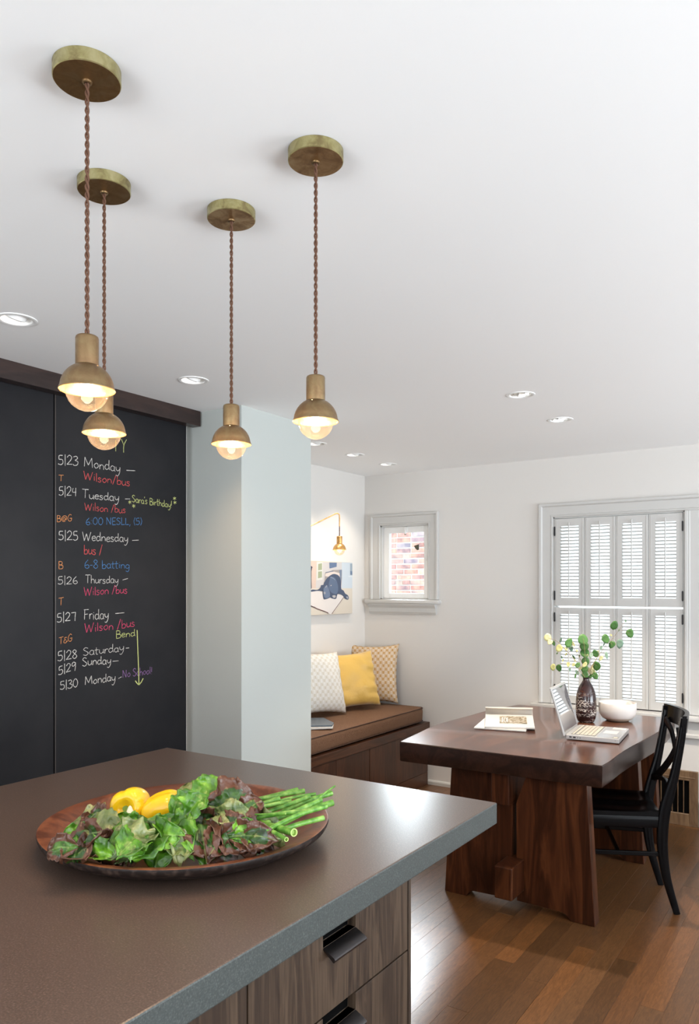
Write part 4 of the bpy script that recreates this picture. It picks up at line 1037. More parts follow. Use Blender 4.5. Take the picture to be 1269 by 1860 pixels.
# ------------------------------------------------------------------ black X-back chair
ch = empty('dining_chair', (-1.017,3.861,0), 'black lacquered cross-back wooden chair tucked up to the dining table', 'chair', rz=R(202.8))
def sq_tube(name, pts, wx, wy, parent, bev=.003):
    """rectangular section sweep in local coords; wx along x (depth), wy along y"""
    bm = bmesh.new(); P = catmull(pts, 5); n = len(P); rings = []
    for i, p in enumerate(P):
        a = wx[min(int(i/(n-1)*(len(wx)-1)+.5), len(wx)-1)] if isinstance(wx, list) else wx
        if isinstance(wx, list):
            f = i/(n-1)*(len(wx)-1); j = min(int(f), len(wx)-2); a = wx[j]+(wx[j+1]-wx[j])*(f-j)
        t = (P[min(i+1,n-1)]-P[max(i-1,0)]).normalized()
        if abs(t.z) > .5: ax = Vector((1,0,0)); ay = Vector((0,1,0)); ax = (ax - t*ax.dot(t)).normalized()
        else: ax = Vector((0,0,1)); ax = (ax-t*ax.dot(t)).normalized(); ay = t.cross(ax)
        rings.append([bm.verts.new(p + ax*a/2*sx + ay*wy/2*sy) for sx, sy in ((1,.7),(.7,1),(-.7,1),(-1,.7),(-1,-.7),(-.7,-1),(.7,-1),(1,-.7))])
    for A, B in zip(rings, rings[1:]):
        for k_ in range(8): bm.faces.new((A[k_],A[(k_+1)%8],B[(k_+1)%8],B[k_]))
    bm.faces.new(rings[0]); bm.faces.new(rings[-1][::-1])
    return finish(name, bm, M['black'], parent, True, 40, local=True)
PX = [(-.262,0),(-.222,.139),(-.204,.234),(-.196,.348),(-.205,.468),(-.226,.558),(-.247,.64),(-.263,.723),(-.279,.824),(-.290,.915)]
for sy in (-1,1):
    sq_tube('back_post', [(x, sy*(.178 + .012*(z/.9)), z) for x, z in PX], [.028,.036,.042,.048,.050,.046,.038,.034,.032,.030], .026, ch)
    sq_tube('leg', [(.185, sy*.205, .415),(.188, sy*.205,.2),(.196, sy*.207,0)], [.040,.034,.028], .034, ch)
    sq_tube('side_rail', [(-.19, sy*.182,.425),(0,sy*.196,.425),(.18,sy*.206,.425)], .052, .020, ch)
    sq_tube('stretcher', [(-.20, sy*.180,.275),(0,sy*.194,.275),(.187,sy*.205,.275)], .020, .018, ch)
sq_tube('stretcher', [(0,-.19,.275),(0,0,.275),(0,.19,.275)], .018, .018, ch)
sq_tube('stretcher', [(-.20,-.178,.385),(-.20,0,.385),(-.20,.178,.385)], .020, .018, ch)
sq_tube('front_rail', [(.185,-.2,.425),(.185,0,.425),(.185,.2,.425)], .052, .020, ch)
sq_tube('back_rail', [(-.197,-.178,.425),(-.197,0,.425),(-.197,.178,.425)], .052, .020, ch)
# scooped seat
bm = bmesh.new(); NX, NY = 16, 16; T_ = []; B_ = []
def seat_w(x): return .190 + (.225-.190)*((x+.19)/.41)
for i in range(NX+1):
    x = -.190 + .415*i/NX; hw = seat_w(x)*(1 if x < .19 else 1-(x-.19)*.8); T_.append([]); B_.append([])
    for j in range(NY+1):
        s = 2*j/NY-1; y = hw*s; sc = -.014*math.exp(-((x+.03)/.14)**2-((abs(s)-.42)/.42)**2)
        e = .004*(max(abs(s),abs(2*i/NX-1))**12)
        xx = x + (.012*(1-s*s) if i == NX else 0)
        T_[-1].append(bm.verts.new((xx,y,.478+sc-e))); B_[-1].append(bm.verts.new((xx,y,.4525)))
for i in range(NX):
    for j in range(NY):
        bm.faces.new((T_[i][j],T_[i+1][j],T_[i+1][j+1],T_[i][j+1])); bm.faces.new((B_[i][j],B_[i][j+1],B_[i+1][j+1],B_[i+1][j]))
for i in range(NX):
    bm.faces.new((T_[i][0],B_[i][0],B_[i+1][0],T_[i+1][0])); bm.faces.new((T_[i][NY],T_[i+1][NY],B_[i+1][NY],B_[i][NY]))
for j in range(NY):
    bm.faces.new((T_[0][j],T_[0][j+1],B_[0][j+1],B_[0][j])); bm.faces.new((T_[NX][j],B_[NX][j],B_[NX][j+1],T_[NX][j+1]))
finish('seat', bm, M['black'], ch, True, 50, local=True)
# crest rail, bowed backwards
def bowed(name, y0, y1, z0, z1, x0, bow, th, zarch=0, lean=-.10, n=14):
    bm = bmesh.new(); rows = []
    for j in range(n+1):
        t = j/n; y = y0+(y1-y0)*t; q = 1-(2*t-1)**2; xb = x0 - bow*q; za = zarch*q
        rows.append([bm.verts.new((xb+th/2,y,z0+za)), bm.verts.new((xb+th/2+lean*(z1-z0),y,z1+za*.6)), bm.verts.new((xb-th/2+lean*(z1-z0),y,z1+za*.6)), bm.verts.new((xb-th/2,y,z0+za))])
    for A, B in zip(rows, rows[1:]):
        for k_ in range(4): bm.faces.new((A[k_],A[(k_+1)%4],B[(k_+1)%4],B[k_]))
    bm.faces.new(rows[0]); bm.faces.new(rows[-1][::-1])
    bmesh.ops.bevel(bm, geom=[e for e in bm.edges if e.calc_face_angle(0) > .8], offset=.003, segments=1, affect='EDGES')
    return finish(name, bm, M['black'], ch, True, 40, local=True)
bowed('crest_rail', -.200,.200, .842,.926, -.283, .045, .020)
bowed('lower_back_rail', -.176,.176, .535,.565, -.222, .030, .018, .03, 0)
for sy in (-1,1):
    off = .006*sy
    pts = [(-.274+off, sy*.165,.850),(-.292+off, sy*.10,.80),(-.288+off, 0,.705),(-.262+off, -sy*.10,.610),(-.236+off,-sy*.172,.550)]
    bm = bmesh.new(); P = catmull(pts,5); rings = []
    for i, p in enumerate(P):
        t = (P[min(i+1,len(P)-1)]-P[max(i-1,0)]).normalized(); nx = Vector((1,0,0)); nx = (nx-t*nx.dot(t)).normalized(); sd = t.cross(nx)
        rings.append([bm.verts.new(p + nx*.006*a + sd*.019*b) for a, b in ((1,1),(1,-1),(-1,-1),(-1,1))])
    for A, B in zip(rings, rings[1:]):
        for k_ in range(4): bm.faces.new((A[k_],A[(k_+1)%4],B[(k_+1)%4],B[k_]))
    bm.faces.new(rings[0]); bm.faces.new(rings[-1][::-1]); finish('cross_slat', bm, M['black'], ch, True, 50, local=True)

# ------------------------------------------------------------------ things on the table
# vase
VB = at_z(1064,1311,TZ+.0015); s_ = 1.0
VP = [(0,.004),(.034,.004),(.038,0),(.045,.004),(.052,.018),(.0565,.045),(.058,.085),(.0575,.125),(.054,.160),(.046,.190),(.035,.213),(.024,.230),(.0185,.240),(.0175,.252),(.0190,.258),(.0165,.258),(.0150,.245)]
vs_ = tag(lathe('vase', VP, VB, M['vase'], None, 64, 60), 'glossy maroon vase with crackled white glaze lines, on the dining table', 'vase')
# bowl with a second smaller one nested in it
BB = at_z(1121,1308,TZ+.002)
bowl = empty('bowl', BB, 'wide white ceramic bowl on the dining table right of the vase', 'bowl')
lathe('bowl_body', [(0,.006),(.056,.006),(.060,0),(.064,.002),(.084,.014),(.099,.034),(.1055,.058),(.1072,.094),(.1055,.104),(.1025,.105),(.1000,.101),(.099,.088),(.094,.05),(.076,.025),(.0,.018)], BB, M['ceramic'], bowl, 64, 60)
tag(lathe('bowl', [(0,.0),(.036,.0),(.058,.012),(.076,.038),(.084,.070),(.0825,.0725),(.079,.070),(.068,.035),(.04,.012),(0,.010)], BB+Vector((0,0,.0272)), mat('inner_glaze',(.74,.70,.66),.35), None, 56, 60), 'smaller white bowl nested inside the wide ceramic bowl', 'bowl')

# eucalyptus branches
FWV = -_s*VB.x + _c*VB.y
neck = VB + Vector((0,0,.20))
def P6(x, y, dd=0.0): return at_d(980+x*.1497, 1110+y*.1497, FWV+dd)
def disc_leaf(parent, c, r, m, seed, elong=1.0, tilt=0.0, face=None):
    rr = random.Random(seed); nrm = (Vector((0,0,EYE))-c).normalized() if face is None else face
    nrm = (nrm + Vector((rr.uniform(-.35,.35), rr.uniform(-.35,.35), rr.uniform(-.3,.3)))).normalized()
    x = nrm.cross(Vector((0,0,1))).normalized(); y = nrm.cross(x); a0 = tilt; ca, sa = math.cos(a0), math.sin(a0); X = x*ca+y*sa; Y = y*ca-x*sa
    bm = bmesh.new(); N = 20; c0 = bm.verts.new(c - nrm*.0015); prev = None; rings = []
    for q, hh in ((.5,-.0006),(1.0,.0012)):
        rings.append([])
        for k_ in range(N):
            a = 2*math.pi*k_/N; rad = r*q*(1+.05*math.sin(3*a+seed)) * (1.12 if k_ == 0 else 1)
            rings[-1].append(bm.verts.new(c + X*rad*math.cos(a)*1.06 + Y*rad*math.sin(a)/elong + nrm*(hh + .12*r*q*math.cos(a)*(1 if seed % 2 else -1))))
    for k_ in range(N):
        j = (k_+1)%N; bm.faces.new((c0, rings[0][k_], rings[0][j])); bm.faces.new((rings[0][k_],rings[1][k_],rings[1][j],rings[0][j]))
    o = finish('leaf', bm, m, parent, True, 0); so = o.modifiers.new('thickness','SOLIDIFY'); so.thickness = .0006; return o
g_, y_, b_m = M['euc'], M['euc_y'], M['euc_b']
BR = [
 ('eucalyptus sprig of yellowish round leaves reaching far left out of the vase', .03, [(565,830),(520,700),(400,570),(265,420),(190,355),(110,330)],
   [(95,320,45,y_,1.0),(125,375,30,y_,1),(165,387,34,g_,1.7),(235,450,42,y_,1.1),(255,350,30,b_m,2.2),(320,458,22,y_,1.2),(265,560,16,g_,2),(280,598,18,y_,2),(210,512,12,g_,1.5)]),
 ('eucalyptus sprig bending low to the left of the vase with a pair of round leaves', -.03, [(560,830),(500,740),(400,640),(300,625),(200,660)],
   [(160,680,37,y_,1.2),(232,688,38,g_,1.15),(345,645,28,y_,1.4),(365,705,24,b_m,2.2),(410,648,24,y_,1.3),(460,655,32,g_,1.2),(452,742,28,b_m,1.7),(432,786,28,g_,3),(505,775,14,b_m,1.5),(495,690,20,y_,1.3)]),
 ('eucalyptus sprig with a dark oval leaf rising left of the vase neck', .05, [(565,830),(540,700),(480,560),(410,450),(370,370)],
   [(350,385,54,g_,1.35),(378,445,40,b_m,1.7),(405,400,30,y_,2),(320,522,18,y_,2),(413,560,26,g_,2.4),(450,480,18,y_,1.8),(425,600,18,y_,2.2),(480,545,16,g_,2)]),
 ('upright eucalyptus sprig with the largest green leaves, straight above the vase', -.01, [(570,830),(560,680),(550,560),(540,430),(525,330)],
   [(522,345,58,g_,1.0),(540,430,50,g_,1),(547,510,54,g_,1.05),(555,612,48,g_,1.1),(545,650,34,y_,1.5),(545,700,44,g_,1.2),(550,770,44,g_,1.2),(560,680,26,y_,2.2),(580,540,18,y_,2)]),
 ('tall eucalyptus sprig reaching far right with spaced round leaves', .0, [(575,830),(610,700),(700,560),(800,420),(900,310),(960,230)],
   [(902,172,50,g_,1.15),(797,335,52,g_,1.2),(1092,268,48,g_,1.1),(875,405,42,g_,1.15),(970,395,50,b_m,1.25),(905,400,20,y_,1.4),(1040,120,18,b_m,1.8),(780,402,20,b_m,2.2),(745,445,26,b_m,1.8),(960,232,14,b_m,1.5),(865,292,14,y_,1.5)]),
 ('short eucalyptus sprig of mixed leaves leaning right of the vase neck', .04, [(570,830),(600,740),(660,640),(700,560),(740,500)],
   [(625,535,34,b_m,1.8),(675,515,44,g_,1.3),(700,500,24,y_,1.6),(808,535,40,b_m,2.2),(745,570,32,y_,1.6),(690,665,52,g_,1.15),(650,680,34,y_,1.4),(605,722,40,y_,1.4),(645,755,44,y_,1.2),(672,785,40,g_,1.2),(615,795,30,g_,1.3)])]
for bi, (lab, dd, stem, lv) in enumerate(BR):
    b = empty('eucalyptus_branch', neck + Vector((.003*(bi-2.5),0,-.05)), lab, 'branch', 'eucalyptus branches in the vase')
    pts = [neck + Vector((.002*(bi-2.5),0,.0)), neck + Vector((.002*(bi-2.5),0,.045))] + [P6(x,y,dd*(i+1)/len(stem)) for i, (x,y) in enumerate(stem)]
    sp_ = catmull(pts, 5); m_ = len(sp_); tube('stem', sp_, [.0022-.0014*i/m_ for i in range(m_)], M['twig'], b, 6)
    for i, (x,y,r,m_, el) in enumerate(lv):
        rad = r*.1497*FWV/FPX; c = P6(x,y,dd*.8 + random.Random(bi*50+i).uniform(-.015,.015))
        disc_leaf(b, c, rad*1.05, m_, bi*31+i, el, random.Random(bi*9+i).uniform(.9,2.2))
        # petiole to the nearest stem point
        q = min(sp_, key=lambda v: (v-c).length)
        if (q-c).length < .09 and (q-c).length > .006: tube('petiole', [q, (q+c)/2 + Vector((0,0,.003)), c], .0007, M['twig'], b, 5)

# laptop (corners taken on the table plane)
zb = TZ+.004
def lap():
    th_ = .024; a = at_z(1027,1342,zb); b = at_z(1124,1351,zb); d = at_z(1040,1322,zb)
    e = (b-a); e.z = 0; Lx = e.length; ex = Vector((math.cos(R(5.5)), math.sin(R(5.5)), 0)); ey = Vector((-ex.y,ex.x,0))
    Ly = .325; rt = empty('laptop', Vector((a.x,a.y,TZ)), 'silver laptop standing open on the dining table', 'laptop')
    # local frame: x from hinge to front, y away from the camera
    mtx = Matrix(((ex.x,ey.x,0,a.x),(ex.y,ey.y,0,a.y),(0,0,1,TZ+.003),(0,0,0,1)))
    box('base', 0,Lx,0,Ly,0,th_, M['alu'], rt, .004, mtx)
    bs = rt.children[-1] if rt.children else None
    kb = box('keyboard_tray', .022,.142,.018,Ly-.018,th_-.0004,th_+.0008, mat('keyboard_gap',(.20,.20,.20),.5,.3), rt, 0, mtx)
    bm = bmesh.new()
    for r_ in range(6):
        x0 = .027+r_*.0192; y = .022; w_ = [.0172]*16
        while y < Ly-.030:
            wk = .0172 if not (r_ == 5 and .09 < y < .19) else .085
            bbox(bm, x0, x0+(.016 if r_ else .010), y, min(y+wk-.002, Ly-.022), th_+.0008, th_+.0028, 0, 0, mtx); y += wk
    tag(finish('keys', bm, M['key'], kb), kind='stuff')
    box('palm_rest', .150,Lx-.004,.004,Ly-.004,th_-.0004,th_+.0005, M['pad'], rt, 0, mtx)
    box('trackpad', .162,Lx-.030,Ly/2-.045,Ly/2+.045,th_+.0005,th_+.0012, mat('pale_pad',(.55,.55,.55),.25), rt, .0, mtx)
    box('sticker', Lx-.032,Lx-.008,.010,.045,th_+.0005,th_+.001, M['ink'], rt, 0, mtx)
    box('sticker', Lx-.030,Lx-.012,.014,.035,th_+.001,th_+.0014, M['sticker'], rt, 0, mtx)
    box('sticker', Lx-.075,Lx-.010,Ly-.060,Ly-.012,th_+.0005,th_+.001, M['sticker'], rt, 0, mtx)
    bm = bmesh.new()
    for x0, x1, z0, z1 in ((.018,.030,.010,.016),(.037,.050,.009,.016),(.058,.062,.010,.014),(.070,.074,.010,.014),(.150,.152,.012,.014),(Lx-.02,Lx-.017,.012,.015)): bbox(bm, x0,x1,-.0006,.001,z0,z1,0,0,mtx)
    finish('ports', bm, M['port'], rt)
    # lid: leaning back from the hinge
    ang = math.atan2(.072,.245)
    lm = mtx @ Matrix.Translation((-.004,0,th_*.55)) @ Matrix.Rotation(-ang,4,'Y')
    box('lid', -.010,0,.002,Ly-.002,0,.255, M['alu'], rt, .003, lm)
    box('screen', .0002,.0010,.016,Ly-.016,.018,.242, M['screen'], rt, 0, lm)
    tube('hinge', [mtx @ Vector((-.004,.02,th_*.5)), mtx @ Vector((-.004,Ly-.02,th_*.5))], .0065, M['alu'], rt, 12)
lap()
# magazines on the table
def slab_from_px(name, pts, z0, z1, m, label=None, cat=None, group=None, parent=None):
    P = [at_z(x,y,z1) for x,y in pts]; bm = bmesh.new(); A = [bm.verts.new((p.x,p.y,z0)) for p in P]; B = [bm.verts.new((p.x,p.y,z1)) for p in P]
    bm.faces.new(A); bm.faces.new(B[::-1]); n = len(P)
    for i in range(n): bm.faces.new((A[i],A[(i+1)%n],B[(i+1)%n],B[i]))
    bmesh.ops.bevel(bm, geom=bm.edges[:], offset=.0012, segments=1, affect='EDGES'); o = finish(name, bm, m, parent)
    if label: tag(o, label, cat, group)
    return o
z1 = TZ+.0015
mg = slab_from_px('magazine', [(860,1321),(955,1327.5),(962,1306),(882,1302)], z1, z1+.0075, M['paper_w'], 'closed glossy magazine lying under the open one on the dining table', 'magazine', 'magazines')
mo = empty('open_magazine', at_z(925,1316,TZ+.01), 'open magazine with a curled cream page, on the dining table', 'magazine', 'magazines')
zo = z1+.0085
a, b, c, d = at_z(880,1319.5,zo+.008), at_z(971,1322,zo+.008), at_z(967,1303,zo+.008), at_z(881.5,1301,zo+.008)
bm = bmesh.new(); N = 16; rows = []
for i in range(N+1):           # page block falling in a soft wave to its front edge
    t = i/N; p = a.lerp(d,t); q = b.lerp(c,t); h = .008 + .016*t*t
    rows.append([bm.verts.new((p.x,p.y,zo)), bm.verts.new((p.x,p.y,zo+h)), bm.verts.new((q.x,q.y,zo+h)), bm.verts.new((q.x,q.y,zo))])
for A, B in zip(rows, rows[1:]):
    for k_ in range(4): bm.faces.new((A[k_],A[(k_+1)%4],B[(k_+1)%4],B[k_]))
bm.faces.new(rows[0]); bm.faces.new(rows[-1][::-1]); finish('pages', bm, M['paper_w'], mo, True, 35)
bm = bmesh.new(); rows = []; away = (d-a); away.z = 0; away.normalize()
for i in range(15):            # curled page standing at the spine
    an = math.pi*1.25*i/14; r = .022; off = away*(r*math.sin(an)*.9 - .012) + Vector((0,0, r - r*math.cos(an)))
    rows.append([bm.verts.new(Vector((d.x,d.y,zo+.022))+off), bm.verts.new(Vector((c.x,c.y,zo+.022))+off)])
for A, B in zip(rows, rows[1:]): bm.faces.new((A[0],A[1],B[1],B[0]))
o = finish('curled_page', bm, M['paper'], mo, True, 0); so = o.modifiers.new('t','SOLIDIFY'); so.thickness = .0012
rp = random.Random(8)
def on_page(u, v):             # u along the width, v front to back
    t = v; p = a.lerp(d,t).lerp(b.lerp(c,t), u); return Vector((p.x,p.y,zo+.008+.016*t*t+.0006))
def patch(name, u0,u1,v0,v1, m, parent):
    bm = bmesh.new(); rows = [[bm.verts.new(on_page(u0+(u1-u0)*i/6, v0+(v1-v0)*j/4)) for i in range(7)] for j in range(5)]
    for j in range(4):
        for i in range(6): bm.faces.new((rows[j][i],rows[j][i+1],rows[j+1][i+1],rows[j+1][i]))
    return finish(name, bm, m, parent)
pm = mat('printed_foliage', (.4,.35,.2), .5); nt, n, l, p = NT(pm)
l.new(ramp(nt, tex_noise(nt, coords(nt), 55, 5, .7), [(.38,(.05,.035,.015)),(.46,(.20,.15,.06)),(.54,(.42,.37,.30)),(.7,(.56,.54,.50))]), p.inputs['Base Color'])
patch('printed_picture', .30,.86,.30,.85, pm, mo)
bm = bmesh.new()
def page_letter(strokes, u0, du, v0, dv, off=.0004):
    for s in strokes:
        P = [tuple(map(float,q.split(','))) for q in s.split()]; P = catmull([(x,y,0) for x,y in P],4) if len(P) > 2 else [Vector((x,y,0)) for x,y in P]
        for p, q in zip(P,P[1:]):
            A = on_page(u0+p.x*du, v0+p.y*dv)+Vector((0,0,off)); B = on_page(u0+q.x*du, v0+q.y*dv)+Vector((0,0,off))
            t = (B-A)
            if t.length < 1e-6: continue
            nn = t.normalized().cross(Vector((0,0,1)))*.0016; bm.faces.new([bm.verts.new(x) for x in (A+nn,A-nn,B-nn,B+nn)])
page_letter(G['l'][1], .35,.10,.40,.36); page_letter(G['0'][1], .385,.12,.40,.36); page_letter(G['l'][1], .455,.10,.40,.36)
finish('printed_title', bm, mat('white_ink',(.85,.84,.80),.5), mo)

# ------------------------------------------------------------------ bench, cushion, pillows
bn = empty('window_bench', (-3.05,4.3,0), 'built-in dark walnut bench along the left wall under the dog picture', 'bench')
XB = -2.765; ZL = .483
box('seat_board', XL+.002, XB, 3.46, YF-.004, .425, ZL, M['bench_h'], bn, .0015)
bm = bmesh.new(); bbox(bm, XL+.002, XB-.026, 3.46, YF-.022, .0, .4245); finish('body', bm, M['bench'], bn)
box('plinth', XB-.0255, XB-.009, 3.46, YF-.022, 0, .098, M['bench_h'], bn, .0008)
for y0, y1 in ((3.46,3.990),(3.9925,4.386),(4.3905,YF-.022)):
    box('door', XB-.0255, XB-.008, y0+.001, y1-.001, .1005, .4225, M['bench'], bn, .0008)
# seat cushion with piping
cu = empty('bench_cushion', (-3.07,4.3,ZL), 'brown tweed box cushion covering the bench', 'cushion')
def rounded_rect(x0,x1,y0,y1,r,n=6):
    out = []
    for cx_, cy_, a0 in ((x1-r,y1-r,0),(x0+r,y1-r,90),(x0+r,y0+r,180),(x1-r,y0+r,270)):
        for i in range(n+1): a = R(a0+90*i/n); out.append((cx_+r*math.cos(a), cy_+r*math.sin(a)))
    return out
bm = bmesh.new(); rings = []
CXa, CXb, CYa, CYb = XL+.012, XB-.022, 3.47, YF-.045
lev = [(.004,-.018),(.012,-.006),(.030,0),(.085,.002),(.105,0),(.116,-.006),(.120,-.020)]
for z, o in lev:
    rings.append([bm.verts.new((x,y,ZL+z)) for x,y in rounded_rect(CXa-o,CXb+o,CYa-o,CYb+o,.05)])
n = len(rings[0])
for A, B in zip(rings, rings[1:]):
    for i in range(n): bm.faces.new((A[i],A[(i+1)%n],B[(i+1)%n],B[i]))
bm.faces.new(rings[0][::-1]); 
# softly crowned top
top = rings[-1]; cen_ = bm.verts.new(((CXa+CXb)/2,(CYa+CYb)/2,ZL+.128))
inner = [bm.verts.new((v.co.x*.6+.4*((CXa+CXb)/2), v.co.y*.9+.1*((CYa+CYb)/2), ZL+.127)) for v in top]
for i in range(n): bm.faces.new((top[i],top[(i+1)%n],inner[(i+1)%n],inner[i])); bm.faces.new((inner[i],inner[(i+1)%n],cen_))
finish('cushion_body', bm, M['cushion'], cu, True, 60)
for z in (.113,.016):
    loop = [Vector((x,y,ZL+z)) for x,y in rounded_rect(CXa-.001,CXb+.001,CYa-.001,CYb+.001,.05)]; loop.append(loop[0])
    tube('piping', loop, .0035, M['piping'], cu, 6)
ZC = ZL+.1295
def pillow(name, cbot, w, h, t, nrm, lean, m, label, group, seed, roll=0.0, wrinkle=.004, cat='pillow'):
    nrm = Vector(nrm).normalized(); side = Vector((0,0,1)).cross(nrm).normalized(); up = (Vector((0,0,1))*math.cos(lean) - nrm*math.sin(lean)).normalized(); nn = side.cross(up).normalized()
    if nn.dot(nrm) < 0: nn = -nn
    ca, sa = math.cos(roll), math.sin(roll); sd = side*ca + up*sa; up2 = up*ca - side*sa
    rr = random.Random(seed); NU = 28; F = []; Bk = []; bm = bmesh.new(); uvl = bm.loops.layers.uv.new('uv'); UV = {}
    off = Vector((rr.uniform(0,30),rr.uniform(0,30),0))
    for j in range(NU+1):
        F.append([]); Bk.append([])
        for i in range(NU+1):
            u = 2*i/NU-1; v = 2*j/NU-1
            pin = 1 - .10*(1-abs(v)**2.2)*(abs(u)**3)*1.0; pin2 = 1 - .10*(1-abs(u)**2.2)*(abs(v)**3)
            X = u*w/2*pin; Yy = v*h/2*pin2
            d = t/2*((1-abs(u)**2.6)*(1-abs(v)**2.6))**.42
            wr = wrinkle*noise.noise(Vector((u*2.2,v*2.2,0))+off) + wrinkle*.7*(abs(u)**2)*math.sin(v*17+2*u)*(1-abs(v)**4) 
            c0 = cbot + up2*(h/2) + sd*X + up2*Yy
            k_ = 1 if (abs(u) < 1 and abs(v) < 1) else 0
            fv = bm.verts.new(c0 + nn*(d + wr*k_)); UV[fv] = ((u+1)/2,(v+1)/2); F[-1].append(fv)
            if k_: bv = bm.verts.new(c0 - nn*d); UV[bv] = ((u+1)/2,(v+1)/2)
            else: bv = fv
            Bk[-1].append(bv)
    for G_, fl in ((F,False),(Bk,True)):
        for j in range(NU):
            for i in range(NU):
                q = [G_[j][i],G_[j][i+1],G_[j+1][i+1],G_[j+1][i]]
                if fl: q = q[::-1]
                f = bm.faces.new(q)
                for lp in f.loops: lp[uvl].uv = UV[lp.vert]
    zmin = min(v.co.z for v in bm.verts)
    bmesh.ops.translate(bm, verts=bm.verts[:], vec=(0,0,cbot.z-zmin))
    return tag(finish(name, bm, m, None, True, 0), label, cat, group)
pillow('throw_pillow', Vector((-3.150,5.035,ZC)), .40, .47, .12, (.30,-.95,0), R(14), M['key_gold'], 'cream pillow with gold interlocking pattern, leaning in the corner behind the yellow one', 'pillows on the bench', 1, R(2))
pillow('throw_pillow', Vector((-3.115,4.735,ZC)), .43, .43, .17, (.86,-.52,0), R(17), M['gold'], 'shiny golden yellow square pillow on the bench', 'pillows on the bench', 2, R(3), .016)
pillow('throw_pillow', Vector((-3.13,4.335,ZC)), .46, .46, .14, (.95,-.2,0), R(17), M['key_white'], 'white patterned pillow partly hidden by the pier', 'pillows on the bench', 3, R(-4))
# magazines on the bench
zc = ZC+.0006
for i, (pts, m_, lab) in enumerate([([(548,1323.5),(604,1321),(606,1314),(590,1306),(548,1306)], M['paper_w'], 'thick white magazine at the bottom of the pile on the bench'),
                  ([(548,1318),(603,1317),(606,1312.5),(588,1303.5),(548,1304)], mat('blue_grey_cover',(.10,.13,.16),.25), 'magazine with a dark glossy cover on top of the pile on the bench')]):
    slab_from_px('magazine', pts, zc+.010*i+.0003*i, zc+.010*(i+1), m_, lab, 'magazine', 'magazines on the bench')

# ------------------------------------------------------------------ dog photograph on canvas
XA = -3.335
cv = empty('canvas_picture', (XA-.015, 4.75, 1.33), 'unframed canvas photograph of a black dog lying on a pale rug', 'picture')
yR = at_x(639.5,1060,XA).y; zT = at_x(600,1020,XA).z; zB = at_x(600,1116,XA).z; yL = 4.28
box('canvas', XL+.001, XA, yL, yR, zB, zT, mat('canvas_edge',(.62,.55,.46),.7), cv, .001)
def pr(name, polys, off):
    for pi, (c_, pts) in enumerate(polys):
        if name in ('print_dog','print_lamp') or (name == 'print_rug' and pi == 0):
            pts = [(v.x,v.y) for v in catmull([(x,y,0) for x,y in pts+pts[:1]], 4)][:-1]
        bm = bmesh.new(); P = [at_x(555+x*.0788, 1000+y*.0788, XA) for x,y in pts]
        vs = [bm.verts.new((XA+.0003+off+pi*.00012, min(max(v.y,yL+.001),yR-.001), min(max(v.z,zB+.001),zT-.001))) for v in P]
        f = bm.faces.new(vs); bmesh.ops.triangulate(bm, faces=[f])
        o = finish(name, bm, mat('print_'+name, c_, .6), cv)
pr('print_room', [
 ((.52,.50,.50), [(-900,230),(1080,230),(1080,880),(-900,880)]),
 ((.50,.56,.62), [(830,250),(1080,250),(1080,900),(830,900)]),
 ((.56,.44,.38), [(-900,230),(250,230),(230,880),(-900,880)]),
 ((.60,.54,.46), [(-900,870),(1080,870),(1080,1500),(-900,1500)])], 0)
pr('print_window', [((.60,.60,.57), [(255,270),(385,270),(385,670),(245,690)]), ((.30,.34,.22), [(285,310),(372,290),(372,620),(280,640)]), ((.60,.60,.58), [(285,455),(375,445),(375,475),(285,485)]),
 ((.26,.32,.38), [(1020,300),(1078,300),(1078,570),(1020,565)]), ((.12,.17,.26), [(1020,470),(1078,480),(1078,560),(1022,555)]), ((.60,.64,.66), [(980,585),(1078,590),(1078,615),(980,605)])], .0008)
pr('print_wall_picture', [((.10,.15,.26), [(540,275),(712,280),(708,375),(545,415)])], .0016)
pr('print_chair', [((.30,.27,.26), [(440,520),(620,450),(830,440),(830,640),(800,900),(430,900)]), ((.62,.54,.50), [(450,530),(620,480),(780,520),(830,600),(700,640),(440,590)]),
 ((.14,.17,.25), [(450,500),(630,465),(640,485),(450,515)]), ((.16,.2,.28), [(770,450),(825,440),(820,600),(800,880),(785,600)])], .0018)
pr('print_lamp', [((.70,.27,.05), [(85,370),(130,400),(110,480),(120,560),(95,760),(78,880),(60,370)]), ((.02,.02,.05), [(100,340),(155,390),(130,420),(120,700),(130,860),(100,880),(85,820),(115,620),(120,450)])], .0024)
pr('print_rug', [((.66,.62,.60), [(-900,900),(120,900),(400,960),(700,1010),(790,1020),(865,1080),(600,1455),(510,1440),(400,1395),(250,1340),(85,1265),(-900,1100)]),
 ((.10,.03,.03), [(85,1262),(250,1350),(400,1402),(510,1445),(515,1430),(400,1382),(250,1330),(85,1252)]), ((.12,.05,.04), [(598,1462),(868,1085),(858,1080),(588,1455)])], .0028)
